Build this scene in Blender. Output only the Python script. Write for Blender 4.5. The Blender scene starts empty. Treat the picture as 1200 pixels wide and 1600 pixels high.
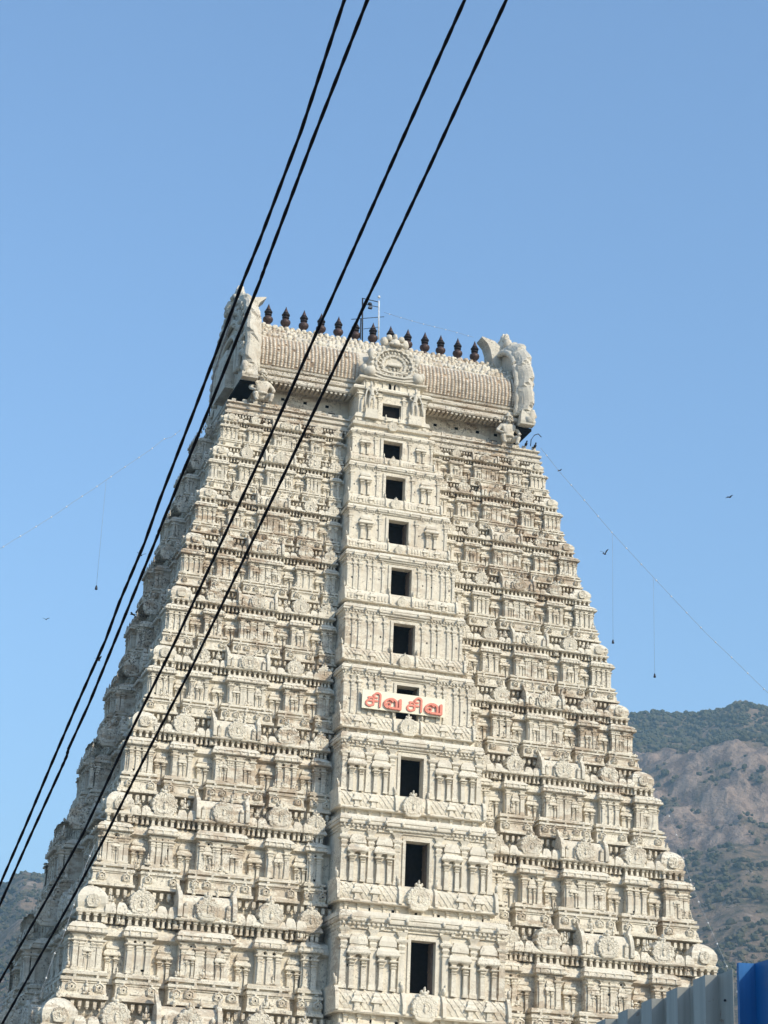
import bpy, bmesh, math, random
from mathutils import Vector, Matrix, noise
random.seed(7)
R = math.radians
sc = bpy.context.scene
COL = sc.collection
pi = math.pi

# ------------------------------------------------------------------ camera numbers (also used to turn sight lines into points)
YAW, PITCH, ROLL, FPX = 0.30582, 0.37190, 0.03878, 3188.66
CAM = Vector((-34.173, -101.222, 1.6))
_f = Vector((math.sin(YAW)*math.cos(PITCH), math.cos(YAW)*math.cos(PITCH), math.sin(PITCH)))
_r0 = Vector((math.cos(YAW), -math.sin(YAW), 0)); _u0 = _r0.cross(_f)
_r = math.cos(ROLL)*_r0 + math.sin(ROLL)*_u0
_u = -math.sin(ROLL)*_r0 + math.cos(ROLL)*_u0
def ray(x, y): return (_f + _r*((x-600)/FPX) - _u*((y-800)/FPX)).normalized()
def at_dist(x, y, d): return CAM + ray(x, y)*d
def at_y(x, y, Y):
    d = ray(x, y); return CAM + d*((Y-CAM.y)/d.y)

# ------------------------------------------------------------------ materials
def nodes(name):
    m = bpy.data.materials.new(name); m.use_nodes = True
    nt = m.node_tree; nt.nodes.clear()
    out = nt.nodes.new('ShaderNodeOutputMaterial'); b = nt.nodes.new('ShaderNodeBsdfPrincipled')
    nt.links.new(b.outputs[0], out.inputs[0])
    return m, nt, b
def N(nt, t, **kw):
    n = nt.nodes.new(t)
    for k, v in kw.items():
        if k.startswith('i_'): n.inputs[int(k[2:])].default_value = v
        else: setattr(n, k, v)
    return n
def mixc(nt, fac, a, b):
    n = nt.nodes.new('ShaderNodeMix'); n.data_type = 'RGBA'
    for idx, v in ((0, fac), (6, a), (7, b)):
        if isinstance(v, (int, float)): n.inputs[idx].default_value = v
        elif isinstance(v, tuple): n.inputs[idx].default_value = (*v, 1)
        else: nt.links.new(v, n.inputs[idx])
    return n.outputs[2]
def math_(nt, op, a, b=None, clamp=False):
    n = nt.nodes.new('ShaderNodeMath'); n.operation = op; n.use_clamp = clamp
    for i, v in enumerate((a, b)):
        if v is None: continue
        if isinstance(v, (int, float)): n.inputs[i].default_value = v
        else: nt.links.new(v, n.inputs[i])
    return n.outputs[0]
def ramp(nt, src, lo, hi, a=0.0, b=1.0):
    n = nt.nodes.new('ShaderNodeMapRange'); nt.links.new(src, n.inputs[0])
    n.inputs[1].default_value = lo; n.inputs[2].default_value = hi; n.inputs[3].default_value = a; n.inputs[4].default_value = b
    n.interpolation_type = 'SMOOTHSTEP'
    return n.outputs[0]
def noise_(nt, vec, scale, detail=4, rough=.55):
    n = nt.nodes.new('ShaderNodeTexNoise'); n.inputs['Scale'].default_value = scale
    n.inputs['Detail'].default_value = detail; n.inputs['Roughness'].default_value = rough
    if vec: nt.links.new(vec, n.inputs['Vector'])
    return n.outputs['Fac']
def position(nt, scale=(1,1,1)):
    g = nt.nodes.new('ShaderNodeNewGeometry'); mp = nt.nodes.new('ShaderNodeMapping')
    mp.inputs['Scale'].default_value = scale; nt.links.new(g.outputs['Position'], mp.inputs['Vector'])
    return mp.outputs[0]
def bump(nt, b, h, strength, dist):
    n = nt.nodes.new('ShaderNodeBump'); n.inputs['Strength'].default_value = strength; n.inputs['Distance'].default_value = dist
    nt.links.new(h, n.inputs['Height']); nt.links.new(n.outputs[0], b.inputs['Normal'])

def plaster(name, base, dirt=1.0, rust=1.0):
    """lime-washed stucco: cream, with brown stain patches, grey runs, more weathered higher up and away from the middle"""
    m, nt, b = nodes(name)
    p = position(nt); ps = position(nt, (1.6, 1.6, .22)); ph = position(nt, (.55, .55, 1.7))
    g = nt.nodes.new('ShaderNodeSeparateXYZ'); nt.links.new(position(nt), g.inputs[0])
    ax = math_(nt, 'ABSOLUTE', g.outputs[0])
    side = ramp(nt, ax, 2.2, 4.6, .45, 1.0)
    high = ramp(nt, g.outputs[2], 17, 40, .72, 1.0)
    wear = math_(nt, 'MULTIPLY', side, high)
    big = noise_(nt, p, .16, 5, .6); mid = noise_(nt, p, .9, 6, .65); run = noise_(nt, ph, 1.5, 7, .72); fine = noise_(nt, p, 9, 5, .75)
    tone = mixc(nt, ramp(nt, mid, .3, .72), tuple(c*.9 for c in base), tuple(min(c*1.05, .86) for c in base))
    f1 = math_(nt, 'MULTIPLY', ramp(nt, run, .455, .57), math_(nt, 'MULTIPLY', ramp(nt, big, .40, .58, .12, 1), wear))
    c1 = mixc(nt, math_(nt, 'MULTIPLY', f1, .80*rust, True), tone, (.38, .265, .165))
    f2 = math_(nt, 'MULTIPLY', ramp(nt, fine, .525, .59), math_(nt, 'MULTIPLY', ramp(nt, mid, .45, .56, .15, 1), wear))
    c2 = mixc(nt, math_(nt, 'MULTIPLY', f2, .85*dirt, True), c1, (.10, .08, .06))
    f3 = math_(nt, 'MULTIPLY', ramp(nt, noise_(nt, ps, 3.1, 4, .6), .53, .64), .30*dirt)
    c3 = mixc(nt, math_(nt, 'MULTIPLY', f3, ramp(nt, wear, 0, 1, .3, 1)), c2, (.30, .285, .24))
    nt.links.new(c3, b.inputs['Base Color']); b.inputs['Roughness'].default_value = .92
    b.inputs['Specular IOR Level'].default_value = .15
    v = nt.nodes.new('ShaderNodeTexVoronoi'); v.inputs['Scale'].default_value = 4.6; nt.links.new(p, v.inputs['Vector'])
    h = math_(nt, 'ADD', math_(nt, 'MULTIPLY', v.outputs['Distance'], .6), fine)
    bump(nt, b, h, .4, .06)
    return m
def plain(name, col, rough=.7, metal=0, nscale=6.0, var=.18, bdist=.004, spec=.3):
    m, nt, b = nodes(name)
    p = position(nt)
    n1 = noise_(nt, p, nscale, 5, .6)
    c = mixc(nt, ramp(nt, n1, .3, .7), tuple(x*(1-var) for x in col), tuple(x*(1+var) for x in col))
    nt.links.new(c, b.inputs['Base Color']); b.inputs['Roughness'].default_value = rough; b.inputs['Metallic'].default_value = metal
    b.inputs['Specular IOR Level'].default_value = spec
    bump(nt, b, n1, .3, bdist)
    return m
MAT = {}
MAT['plaster'] = plaster('lime_wash', (.80, .72, .57))
MAT['old_shaded'] = plaster('weathered_shade_wash', (.69, .62, .50), 1.4, 1.0)  # weathering; on the side bays its darker tone also carries shade
MAT['stone'] = plaster('statue_plaster', (.70, .635, .515), .7, .5)
MAT['hole'] = plain('hole_shade', (.012, .011, .010), .95, spec=.05)  # near-black colour standing in for the shade inside holes and slots
MAT['inside'] = plain('dim_interior', (.02, .017, .015), .95, spec=.05)  # near-black walls carry the shade inside the doorways
MAT['wood'] = plain('grey_door_wood', (.16, .12, .09), .8)
MAT['copper'] = plain('dark_copper', (.080, .050, .043), .5, .35, 9, .35, .006)
MAT['copper_dark'] = plain('blackened_copper', (.026, .019, .02), .5, .2, 9, .3)
MAT['tile'] = plain('white_tile', (.72, .63, .50), .7, 0, 3.5, .25)
MAT['mortar'] = plain('brown_mortar', (.37, .275, .19), .95, 0, 3, .4)
MAT['cable'] = plain('black_cable', (.006, .006, .010), .55)
MAT['iron'] = plain('dark_iron', (.04, .045, .055), .5, .5)
MAT['whitepaint'] = plain('white_paint', (.74, .74, .72), .5)
MAT['board'] = plain('cream_board', (.86, .80, .60), .5, 0, 1, .02, .001)
MAT['letter'] = plain('salmon_letters', (.78, .25, .17), .5, 0, 5, .05, .001)
def sheet_metal(name, col, rust):
    m, nt, b = nodes(name)
    p = position(nt); pv = position(nt, (14, 14, .5)); st_ = noise_(nt, pv, 1.0, 5, .6); bl = noise_(nt, p, 1.7, 5, .6); sp = noise_(nt, p, 24, 4, .6)
    c = mixc(nt, ramp(nt, st_, .35, .7), tuple(x*.82 for x in col), tuple(x*1.08 for x in col))
    c = mixc(nt, math_(nt, 'MULTIPLY', ramp(nt, bl, .5, .7), .35), c, (.30, .27, .22))
    c = mixc(nt, math_(nt, 'MULTIPLY', math_(nt, 'MULTIPLY', ramp(nt, sp, .62, .68), ramp(nt, bl, .45, .6)), rust), c, (.16, .07, .035))
    nt.links.new(c, b.inputs['Base Color']); b.inputs['Roughness'].default_value = .5; b.inputs['Metallic'].default_value = .05
    bump(nt, b, math_(nt, 'ADD', bl, math_(nt, 'MULTIPLY', st_, .3)), .35, .012)
    return m
MAT['grey_sheet'] = sheet_metal('grey_sheet', (.365, .35, .30), .7)
MAT['blue_sheet'] = sheet_metal('blue_sheet', (.006, .13, .36), .4)
MAT['bird'] = plain('bird_feathers', (.035, .035, .04), .8)
MAT['bulb'] = plain('milky_bulb', (.75, .75, .72), .3)
MAT['thread'] = plain('pale_wire', (.30, .32, .33), .6)
MAT['granite'] = plain('base_granite', (.36, .33, .28), .9, 0, .8, .2, .02)

# ------------------------------------------------------------------ mesh builder
class M:
    def __init__(s): s.v = []; s.f = []; s.m = []; s.sm = []; s.cur = 0; s.T = lambda a, o, z: (a, -o, z)
    def add(s, verts, faces, mat=None, sm=False):
        b = len(s.v); s.v.extend(s.T(*p) for p in verts)
        mm = s.cur if mat is None else mat
        o_, x_, y_, z_ = (Vector(s.T(*q)) for q in ((0,0,0), (1,0,0), (0,1,0), (0,0,1)))
        flip = (x_-o_).cross(y_-o_).dot(z_-o_) > 0
        for f in faces:
            t = tuple(b+i for i in f); s.f.append(t[::-1] if flip else t); s.m.append(mm); s.sm.append(sm)
    def box(s, a0, a1, o0, o1, z0, z1, mat=None):
        s.add([(a0,o0,z0),(a1,o0,z0),(a1,o1,z0),(a0,o1,z0),(a0,o0,z1),(a1,o0,z1),(a1,o1,z1),(a0,o1,z1)],
              [(0,1,2,3),(4,7,6,5),(0,4,5,1),(1,5,6,2),(2,6,7,3),(3,7,4,0)], mat)
    def loft(s, rings, mat=None, back=False, cap=True):
        """rings: (a0, a1, o_back, o_front, z) from bottom to top"""
        vs = []
        for a0, a1, ob, of, z in rings: vs += [(a0,ob,z),(a0,of,z),(a1,of,z),(a1,ob,z)]
        fs = []
        for i in range(len(rings)-1):
            b = 4*i; t = b+4
            fs += [(b,b+1,t+1,t),(b+1,b+2,t+2,t+1),(b+2,b+3,t+3,t+2)]
            if back: fs.append((b+3,b,t,t+3))
        if cap:
            fs.append((3,2,1,0)); e = 4*(len(rings)-1); fs.append((e,e+1,e+2,e+3))
        s.add(vs, fs, mat)
    def lathe(s, ca, co, prof, n=8, mat=None):
        vs = []
        for r, z in prof:
            for i in range(n):
                t = 2*pi*i/n; vs.append((ca+r*math.cos(t), co+r*math.sin(t), z))
        fs = []
        for j in range(len(prof)-1):
            for i in range(n):
                k = (i+1) % n; fs.append((j*n+i, j*n+k, (j+1)*n+k, (j+1)*n+i))
        fs.append(tuple(range(n-1, -1, -1))); e = (len(prof)-1)*n; fs.append(tuple(range(e, e+n)))
        s.add(vs, fs, mat, n >= 7)
    def blob(s, ca, co, cz, ra, ro, rz, n=6, mat=None):
        vs = [(ca, co, cz-rz)]; fs = []
        for j in (1, 2, 3):
            ph = -pi/2+pi*j/4
            for i in range(n):
                t = 2*pi*i/n
                vs.append((ca+ra*math.cos(ph)*math.cos(t), co+ro*math.cos(ph)*math.sin(t), cz+rz*math.sin(ph)))
        vs.append((ca, co, cz+rz)); L = len(vs)-1
        for i in range(n):
            k = (i+1) % n
            fs.append((0, 1+k, 1+i)); fs.append((L, 1+2*n+i, 1+2*n+k))
            for j in (0, 1): fs.append((1+j*n+i, 1+j*n+k, 1+(j+1)*n+k, 1+(j+1)*n+i))
        s.add(vs, fs, mat, True)
    def tube(s, pts, r, n=6, mat=None):
        pts = [Vector(p) for p in pts]; vs = []; fs = []
        rr = r if isinstance(r, (list, tuple)) else [r]*len(pts)
        for i, p in enumerate(pts):
            d = (pts[min(i+1, len(pts)-1)]-pts[max(i-1, 0)]).normalized()
            a = d.cross(Vector((0,0,1)) if abs(d.z) < .9 else Vector((1,0,0))).normalized(); b = d.cross(a)
            for k in range(n):
                t = 2*pi*k/n; vs.append(tuple(p+(a*math.cos(t)+b*math.sin(t))*rr[i]))
        for i in range(len(pts)-1):
            for k in range(n):
                q = (k+1) % n; fs.append((i*n+k, i*n+q, (i+1)*n+q, (i+1)*n+k))
        fs.append(tuple(range(n-1,-1,-1))); e = (len(pts)-1)*n; fs.append(tuple(range(e, e+n)))
        s.add(vs, fs, mat, True)
    def disc(s, ca, cz, rings, n=36, mat=None, outline=None):
        """a stack of closed outlines facing outward: rings = (scale, o) from the back rim to the front centre"""
        outline = outline or [(math.cos(2*pi*i/n), math.sin(2*pi*i/n)) for i in range(n)]
        n = len(outline); vs = []; fs = []
        for sc_, o in rings: vs += [(ca+x*sc_, o, cz+z*sc_) for x, z in outline]
        for j in range(len(rings)-1):
            for i in range(n):
                k = (i+1) % n; fs.append((j*n+i, j*n+k, (j+1)*n+k, (j+1)*n+i))
        e = (len(rings)-1)*n; fs.append(tuple(range(e, e+n)))
        s.add(vs, fs, mat)
    def build(s, name, mats, parent=None, jit=0.0, smooth=False):
        me = bpy.data.meshes.new(name)
        vs = s.v
        if jit:
            rn = random.Random(len(vs)); vs = [(x+rn.uniform(-jit, jit), y+rn.uniform(-jit, jit), z+rn.uniform(-jit, jit)) for x, y, z in vs]
        me.from_pydata(vs, [], s.f)
        for k in mats: me.materials.append(MAT[k] if isinstance(k, str) else k)
        me.polygons.foreach_set('material_index', s.m)
        me.polygons.foreach_set('use_smooth', [True]*len(s.f) if smooth else s.sm)
        me.update()
        o = bpy.data.objects.new(name, me); COL.objects.link(o)
        if parent is not None: attach(o, parent)
        return o
def world_of(o):
    m = Matrix.Translation(o.location)
    return (world_of(o.parent) @ o.matrix_parent_inverse @ m) if o.parent else m
def attach(o, parent):
    o.parent = parent; o.matrix_parent_inverse = world_of(parent).inverted()
def tag(o, label, cat, group=None):
    o['label'] = label; o['category'] = cat
    if group: o['group'] = group
    return o
def empty(name, loc, label, cat, group=None):
    o = bpy.data.objects.new(name, None); o.location = loc; COL.objects.link(o)
    o.empty_display_size = .5
    return tag(o, label, cat, group)

# ------------------------------------------------------------------ the tower's measures
ZL = [50.64, 48.26, 45.20, 42.09, 38.58, 34.77, 30.66, 25.96, 20.78, 15.02, 8.9]
WL = [10.0, 10.51, 11.23, 12.0, 12.79, 13.58, 14.50, 15.60, 16.87, 18.15, 19.6]
YF = [1.024*(16.87-w) for w in WL]
YC = 10.8
YCL = [10.8, 10.5, 10.1, 9.6, 9.3, 9.0, 8.6, 8.3, 8.0, 7.8, 7.6]      # middle of the flank at each ledge
DL = [c-y for c, y in zip(YCL, YF)]
tower = empty('temple_gopuram', (0, YC, 0), 'tall cream tiered temple tower, carved all over, with a barrel roof and dark finials', 'temple tower')

def finial(m, a, o, z, h, r, mat=None):
    m.lathe(a, o, [(r*.5, z), (r, z+h*.12), (r*.55, z+h*.25), (r*.95, z+h*.42), (r*.8, z+h*.55), (r*.35, z+h*.65), (r*.5, z+h*.74), (r*.12, z+h)], 6, mat)

HORSE = {}
def horseshoe(n, amp, flare=1.25, cut=-.78):
    """outline of a gavaksha arch with n petals, flat at the foot where the ends flick outward"""
    key = (n, amp, flare, cut)
    if key in HORSE: return HORSE[key]
    pts = []
    t0 = -pi/2+.62; t1 = 3*pi/2-.62; K = n*4
    for i in range(K+1):
        t = t0+(t1-t0)*i/K; r = 1+amp*abs(math.sin(n*pi*i/K))-amp*.5
        pts.append((r*math.cos(t), max(r*math.sin(t), cut)))
    foot = [(-.62*flare, cut), (-.5, cut-.16), (.5, cut-.16), (.62*flare, cut)]
    HORSE[key] = pts+foot
    return HORSE[key]

def pilaster(m, a, o, z0, z1, w, d=None, stout=1.0):
    """shaft with base block, necking, cushion, abacus and corbel"""
    d = d or w*.46; H = z1-z0; h = w/2; b = o-.3
    m.loft([(a-h*1.25, a+h*1.25, b, o+d*1.15, z0), (a-h*1.25, a+h*1.25, b, o+d*1.15, z0+H*.07), (a-h, a+h, b, o+d, z0+H*.085),
            (a-h*.92, a+h*.92, b, o+d*.95, z0+H*.64), (a-h*1.2, a+h*1.2, b, o+d*1.2, z0+H*.66), (a-h*1.2, a+h*1.2, b, o+d*1.2, z0+H*.69),
            (a-h*.8, a+h*.8, b, o+d*.8, z0+H*.70), (a-h*1.3, a+h*1.3, b, o+d*1.3, z0+H*.76), (a-h*.95, a+h*.95, b, o+d, z0+H*.80),
            (a-h*2.0, a+h*2.0, b, o+d*1.6, z0+H*.84), (a-h*2.0, a+h*2.0, b, o+d*1.6, z0+H*.875), (a-h*1.05, a+h*1.05, b, o+d, z0+H*.89),
            (a-h*1.1, a+h*1.1, b, o+d, z0+H*.93), (a-h*1.9, a+h*1.9, b, o+d*1.5, z0+H)])

def aedicule(m, a, o, z0, z1, w):
    """small niche shrine: two little columns carrying a rounded roof"""
    H = z1-z0
    for s in (-1, 1): pilaster(m, a+s*w*.27, o, z0, z0+H*.60, w*.2, w*.2)
    m.box(a-w*.14, a+w*.14, o-.1, o+w*.05, z0, z0+H*.56)
    b = o-.2; h = w/2
    m.loft([(a-h*1.02, a+h*1.02, b, o+w*.28, z0+H*.60), (a-h*1.08, a+h*1.08, b, o+w*.31, z0+H*.625), (a-h*.98, a+h*.98, b, o+w*.27, z0+H*.69),
            (a-h*.84, a+h*.84, b, o+w*.19, z0+H*.735), (a-h*.70, a+h*.70, b, o+w*.15, z0+H*.74), (a-h*.70, a+h*.70, b, o+w*.15, z0+H*.775), (a-h*.82, a+h*.82, b, o+w*.2, z0+H*.78), (a-h*.78, a+h*.78, b, o+w*.19, z0+H*.86), (a-h*.5, a+h*.5, b, o+w*.12, z0+H*.96)])

def kudu_r(m, a, o, z, r, hole=True):
    ol = [(x*r, y*r) for x, y in horseshoe(5, .16, 1.5)]
    m.disc(a, z, [(1.0, o-.06), (1.0, o+.07), (.74, o+.14), (.6, o+.08), (.34, o+.11)], outline=ol)
    m.blob(a, o+.03, z+1.15*r, r*.32, .09, r*.34, 5)
    if hole: m.box(a-r*.14, a+r*.14, o+.02, o+.123, z-r*.16, z+r*.12, 1)

def nasi_r(m, a, z, o, r, depth=.3, petals=11, amp=.12, detail=True, crest=True):
    ol = [(x*r, y*r) for x, y in horseshoe(petals, amp)]
    d = r*.07
    m.disc(a, z, [(1.0, o-depth), (1.0, o-.02), (.95, o+d*.35), (.80, o+d*.45), (.765, o+d*.1), (.72, o+d*.15), (.69, o+d*.6), (.50, o+d*.5), (.47, o+d*.15), (.34, o+d*.2), (.30, o-d*.3)], outline=ol)
    if detail:
        for i in range(9):
            t = R(-28+236*i/8); m.blob(a+math.cos(t)*r*.95, o-d*.2, z+math.sin(t)*r*.95, r*.09, d*1.1, r*.09, 5)
        m.blob(a, o, z-r*.12, r*.15, d*1.6, r*.28, 5); m.blob(a, o, z+r*.2, r*.11, d*1.5, r*.11, 5)
        for s in (-1, 1): m.blob(a+s*r*.55, o-d*.2, z-r*.45, r*.13, d*1.4, r*.2, 5)
    if crest:
        m.blob(a, o-depth*.3, z+r*1.06, r*.30, depth*.4, r*.2, 6)
        for s in (-1, 1):
            m.blob(a+s*r*.24, o-depth*.3, z+r*1.18, r*.12, depth*.3, r*.17, 5)
        m.blob(a, o-depth*.3, z+r*1.36, r*.1, depth*.25, r*.24, 5)

# profile of a storey bay: (u, offset from the ledge, narrowing of the sides); u = 1 at its own ledge, 0 at the next one up
PROF = [(1.0, .0, 0), (.998, .05, 0), (.972, .05, 0), (.966, -.10, .06), (.945, -.10, .06), (.942, -.15, .07), (.868, -.20, .10), (.866, -.15, .08), (.855, -.16, .08), (.848, -.08, .02), (.825, -.08, .02), (.82, -.30, .12),
        (.80, -.34, .14), (.797, -.17, .05), (.775, -.17, .05), (.768, -.27, .1), (.757, -.27, .1), (.754, -.50, .17)]
KAP = [(.462, -.50, .17), (.460, -.40, .1), (.448, -.40, .1), (.445, -.24, -.01), (.436, -.20, -.03), (.412, -.22, -.02), (.409, -.30, .03), (.400, -.30, .03), (.397, -.26, .0), (.372, -.38, .07), (.356, -.48, .12), (.354, -.56, .16), (.342, -.62, .2)]

def zu(k, u): return ZL[k]+(ZL[k+1]-ZL[k])*u
def scale_of(k): return max(.5, min(1.08, (ZL[k]-ZL[k+1])/5.2))

def bay(m, k, ol, a0, a1, kind, faces=(0,), back=None, main=None):
    """one projecting bay of a storey, from its ledge to its eave"""
    s = scale_of(k); w = a1-a0
    inset = 0.055*w if main is None else main
    rings = []
    for u, o, n in PROF+KAP:
        nn = n*s+(inset if .34 < u < .756 else 0)
        rings.append((a0+nn, a1-nn, ol-1.7*s if back is None else back, ol+o*s, zu(k, u)))
    m.loft(rings)

def idol(m, a, o, z, h):
    m.blob(a, o, z+h*.30, h*.20, h*.16, h*.30, 6); m.blob(a, o+h*.02, z+h*.72, h*.12, h*.12, h*.15, 6); m.blob(a, o, z+h*.92, h*.08, h*.08, h*.14, 5)
    for e in (-1, 1):
        m.blob(a+e*h*.22, o+h*.1, z+h*.10, h*.16, h*.14, h*.09, 5); m.blob(a+e*h*.24, o+h*.02, z+h*.42, h*.07, h*.08, h*.2, 5)

def bay_dress(m, k, ol, a0, a1, kind, inset, rnd):
    s = scale_of(k); w = a1-a0; i0 = a0+inset+.2*s; i1 = a1-inset-.2*s; mw = i1-i0
    ow = ol-.50*s; z0 = zu(k, .752); z1 = zu(k, .462)
    pw = .24*s
    if kind == 'barrel':
        xs = [i0+pw*.7, i0+mw*.36, i0+mw*.5-pw*.75, i0+mw*.5+pw*.75, i0+mw*.64, i1-pw*.7]
        for t in (.2, .80): aedicule(m, i0+mw*t, ow+.02, z0, zu(k, .50), pw*2.1)
    elif kind == 'gable':
        xs = [i0+pw*.6, i0+mw*.5, i1-pw*.6]
    elif kind == 'corner':
        xs = [i0+pw*.6, i0+mw*.36, i0+mw*.64, i1-pw*.6]
    else:
        xs = [i0+pw*.7, i1-pw*.7]
    v = rnd.random()
    if kind == 'gable' and v < .35:
        xs = [i0+pw*.6, i1-pw*.6]; aedicule(m, i0+mw*.5, ow+.02, z0, zu(k, .49), mw*.40)
    elif kind == 'gable' and v < .55: xs = [i0+pw*.5, i0+mw*.36, i0+mw*.64, i1-pw*.5]
    elif kind == 'corner' and v < .4:
        xs = [i0+pw*.6, i0+mw*.30, i0+mw*.70, i1-pw*.6]; aedicule(m, i0+mw*.5, ow+.02, z0, zu(k, .50), pw*1.7)
    for x in xs: pilaster(m, x, ow, z0, z1, pw*rnd.uniform(.88, 1.1))
    for x in xs:
        if rnd.random() < .3: idol(m, x+pw*.9, ow+.08*s, z0, (z1-z0)*rnd.uniform(.28, .45))
    if w > 2.2 and rnd.random() < .6: idol(m, a0+w*rnd.uniform(.45, .55), ol-.08*s, zu(k, .965), (ZL[k]-ZL[k+1])*.11)
    # shallow panels and putlog holes, their shade painted as near-black blocks
    for j in range(len(xs)-1):
        if rnd.random() < .35: 
            c = (xs[j]+xs[j+1])/2; q = .05*s; zz = z0+(z1-z0)*rnd.choice([.06, .08, .55]); m.box(c-q*1.6, c+q*1.6, ow-.05, ow+.012, zz, zz+q*2, 1)
    for j in range(len(xs)-1):
        if rnd.random() < .6:
            c = (xs[j]+xs[j+1])/2; q = .045*s; m.box(c-q, c+q, ow-.05, ow+.014, zu(k, .492), zu(k, .475), 1)
    for x in xs: m.box(x-pw*.95, x+pw*.95, ow-.1, ow+pw*.52, zu(k, .468), zu(k, .4625))
    # eave lumps
    n = max(3, int(w/(.55*s)))
    for j in range(n):
        c = a0+inset+(w-2*inset)*(j+.5)/n
        m.box(c-.035*s, c+.035*s, ol-.6*s, ol-.175*s, zu(k, .44), zu(k, .40))
    # plinth panels: horseshoes near both ends, a sunk band between
    r = .085*(ZL[k]-ZL[k+1])*.52
    op = ol-.15*s; zc = zu(k, .905)
    kx = [a0+w*.2, a1-w*.2] if 1.1 < w <= 2.4 else ([a0+w*.12, a0+w*.30, a1-w*.30, a1-w*.12] if w > 2.4 else [(a0+a1)/2])
    for x in kx: kudu_r(m, x, op, zc, r, True)
    if w > 2.2: m.box(a0+w*.38, a1-w*.36, op-.1, op+.05*s, zu(k, .94), zu(k, .925))
    # little blocks under the upper moulding
    for j in range(max(2, int(w/.8))):
        c = a0+w*(j+.5)/max(2, int(w/.8)); m.box(c-.06*s, c+.06*s, ol-.4*s, ol-.12*s, zu(k, .82), zu(k, .80))
    # thin near-black blocks drawn as slots above the base mould
    for j in range(int(w/1.0)):
        if rnd.random() < .6:
            c = a0+w*rnd.uniform(.1, .9); m.box(c-.10*s, c+.10*s, ol-.6*s, ol-.262*s, zu(k, .766), zu(k, .759), 1)

def mini_posts(m, k, o, a0, a1, n, za, zb, s):
    for j in range(n):
        c = a0+(a1-a0)*(j+.5)/n; q = .075*s
        m.loft([(c-q*1.2, c+q*1.2, o-.3, o+q, za), (c-q*1.2, c+q*1.2, o-.3, o+q, za+(zb-za)*.12), (c-q, c+q, o-.3, o+q*.8, za+(zb-za)*.14), (c-q*.8, c+q*.8, o-.3, o+q*.7, za+(zb-za)*.62),
                (c-q*1.7, c+q*1.7, o-.3, o+q*1.6, za+(zb-za)*.72), (c-q, c+q, o-.3, o+q, za+(zb-za)*.78), (c-q*1.9, c+q*1.9, o-.3, o+q*1.5, zb)])

def recess_caps(m, k, ol, c, w, s):
    """pair of little rounded shrines filling the gap between two roof shrines"""
    for d in (-.5, .5):
        x = c+d*w*.52; q = w*.24; o = ol-.78*s
        za = zu(k, .335); zb = zu(k, .255)
        for e in (-1, 1): mini_posts(m, k, o, x+e*q*.5-q*.3, x+e*q*.5+q*.3, 1, za, zb, s*.8)
        m.loft([(x-q, x+q, o-.5, o+q*.9, zb), (x-q*1.02, x+q*1.02, o-.5, o+q*.95, zu(k, .235)), (x-q*.92, x+q*.92, o-.5, o+q*.8, zu(k, .19)), (x-q*.6, x+q*.6, o-.5, o+q*.4, zu(k, .155)), (x-q*.2, x+q*.2, o-.5, o, zu(k, .145))])

def gable_shrine(m, k, ol, a0, a1, s, lo=.0):
    c = (a0+a1)/2; w = (a1-a0); H = ZL[k]-ZL[k+1]; o = ol-.62*s
    mini_posts(m, k, o-.1, a0+w*.1, a1-w*.1, 4, zu(k, .338), zu(k, .262), s)
    m.box(a0+w*.14, a1-w*.14, o-1.3*s, o-.48*s, zu(k, .345), zu(k, .25))
    m.loft([(a0+w*.0, a1-w*.0, o-1.3*s, o+.10, zu(k, .262)), (a0-w*.03, a1+w*.03, o-1.3*s, o+.14, zu(k, .25)), (a0+w*.02, a1-w*.02, o-1.3*s, o+.02, zu(k, .215)), (a0+w*.1, a1-w*.1, o-1.3*s, o-.1, zu(k, .19))])
    r = min(w*.44, H*.122)*random.uniform(.9, 1.06)
    nasi_r(m, c, zu(k, .232)+r*.78, o+.10, r, .7*s, random.choice([9, 11, 13]))

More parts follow.
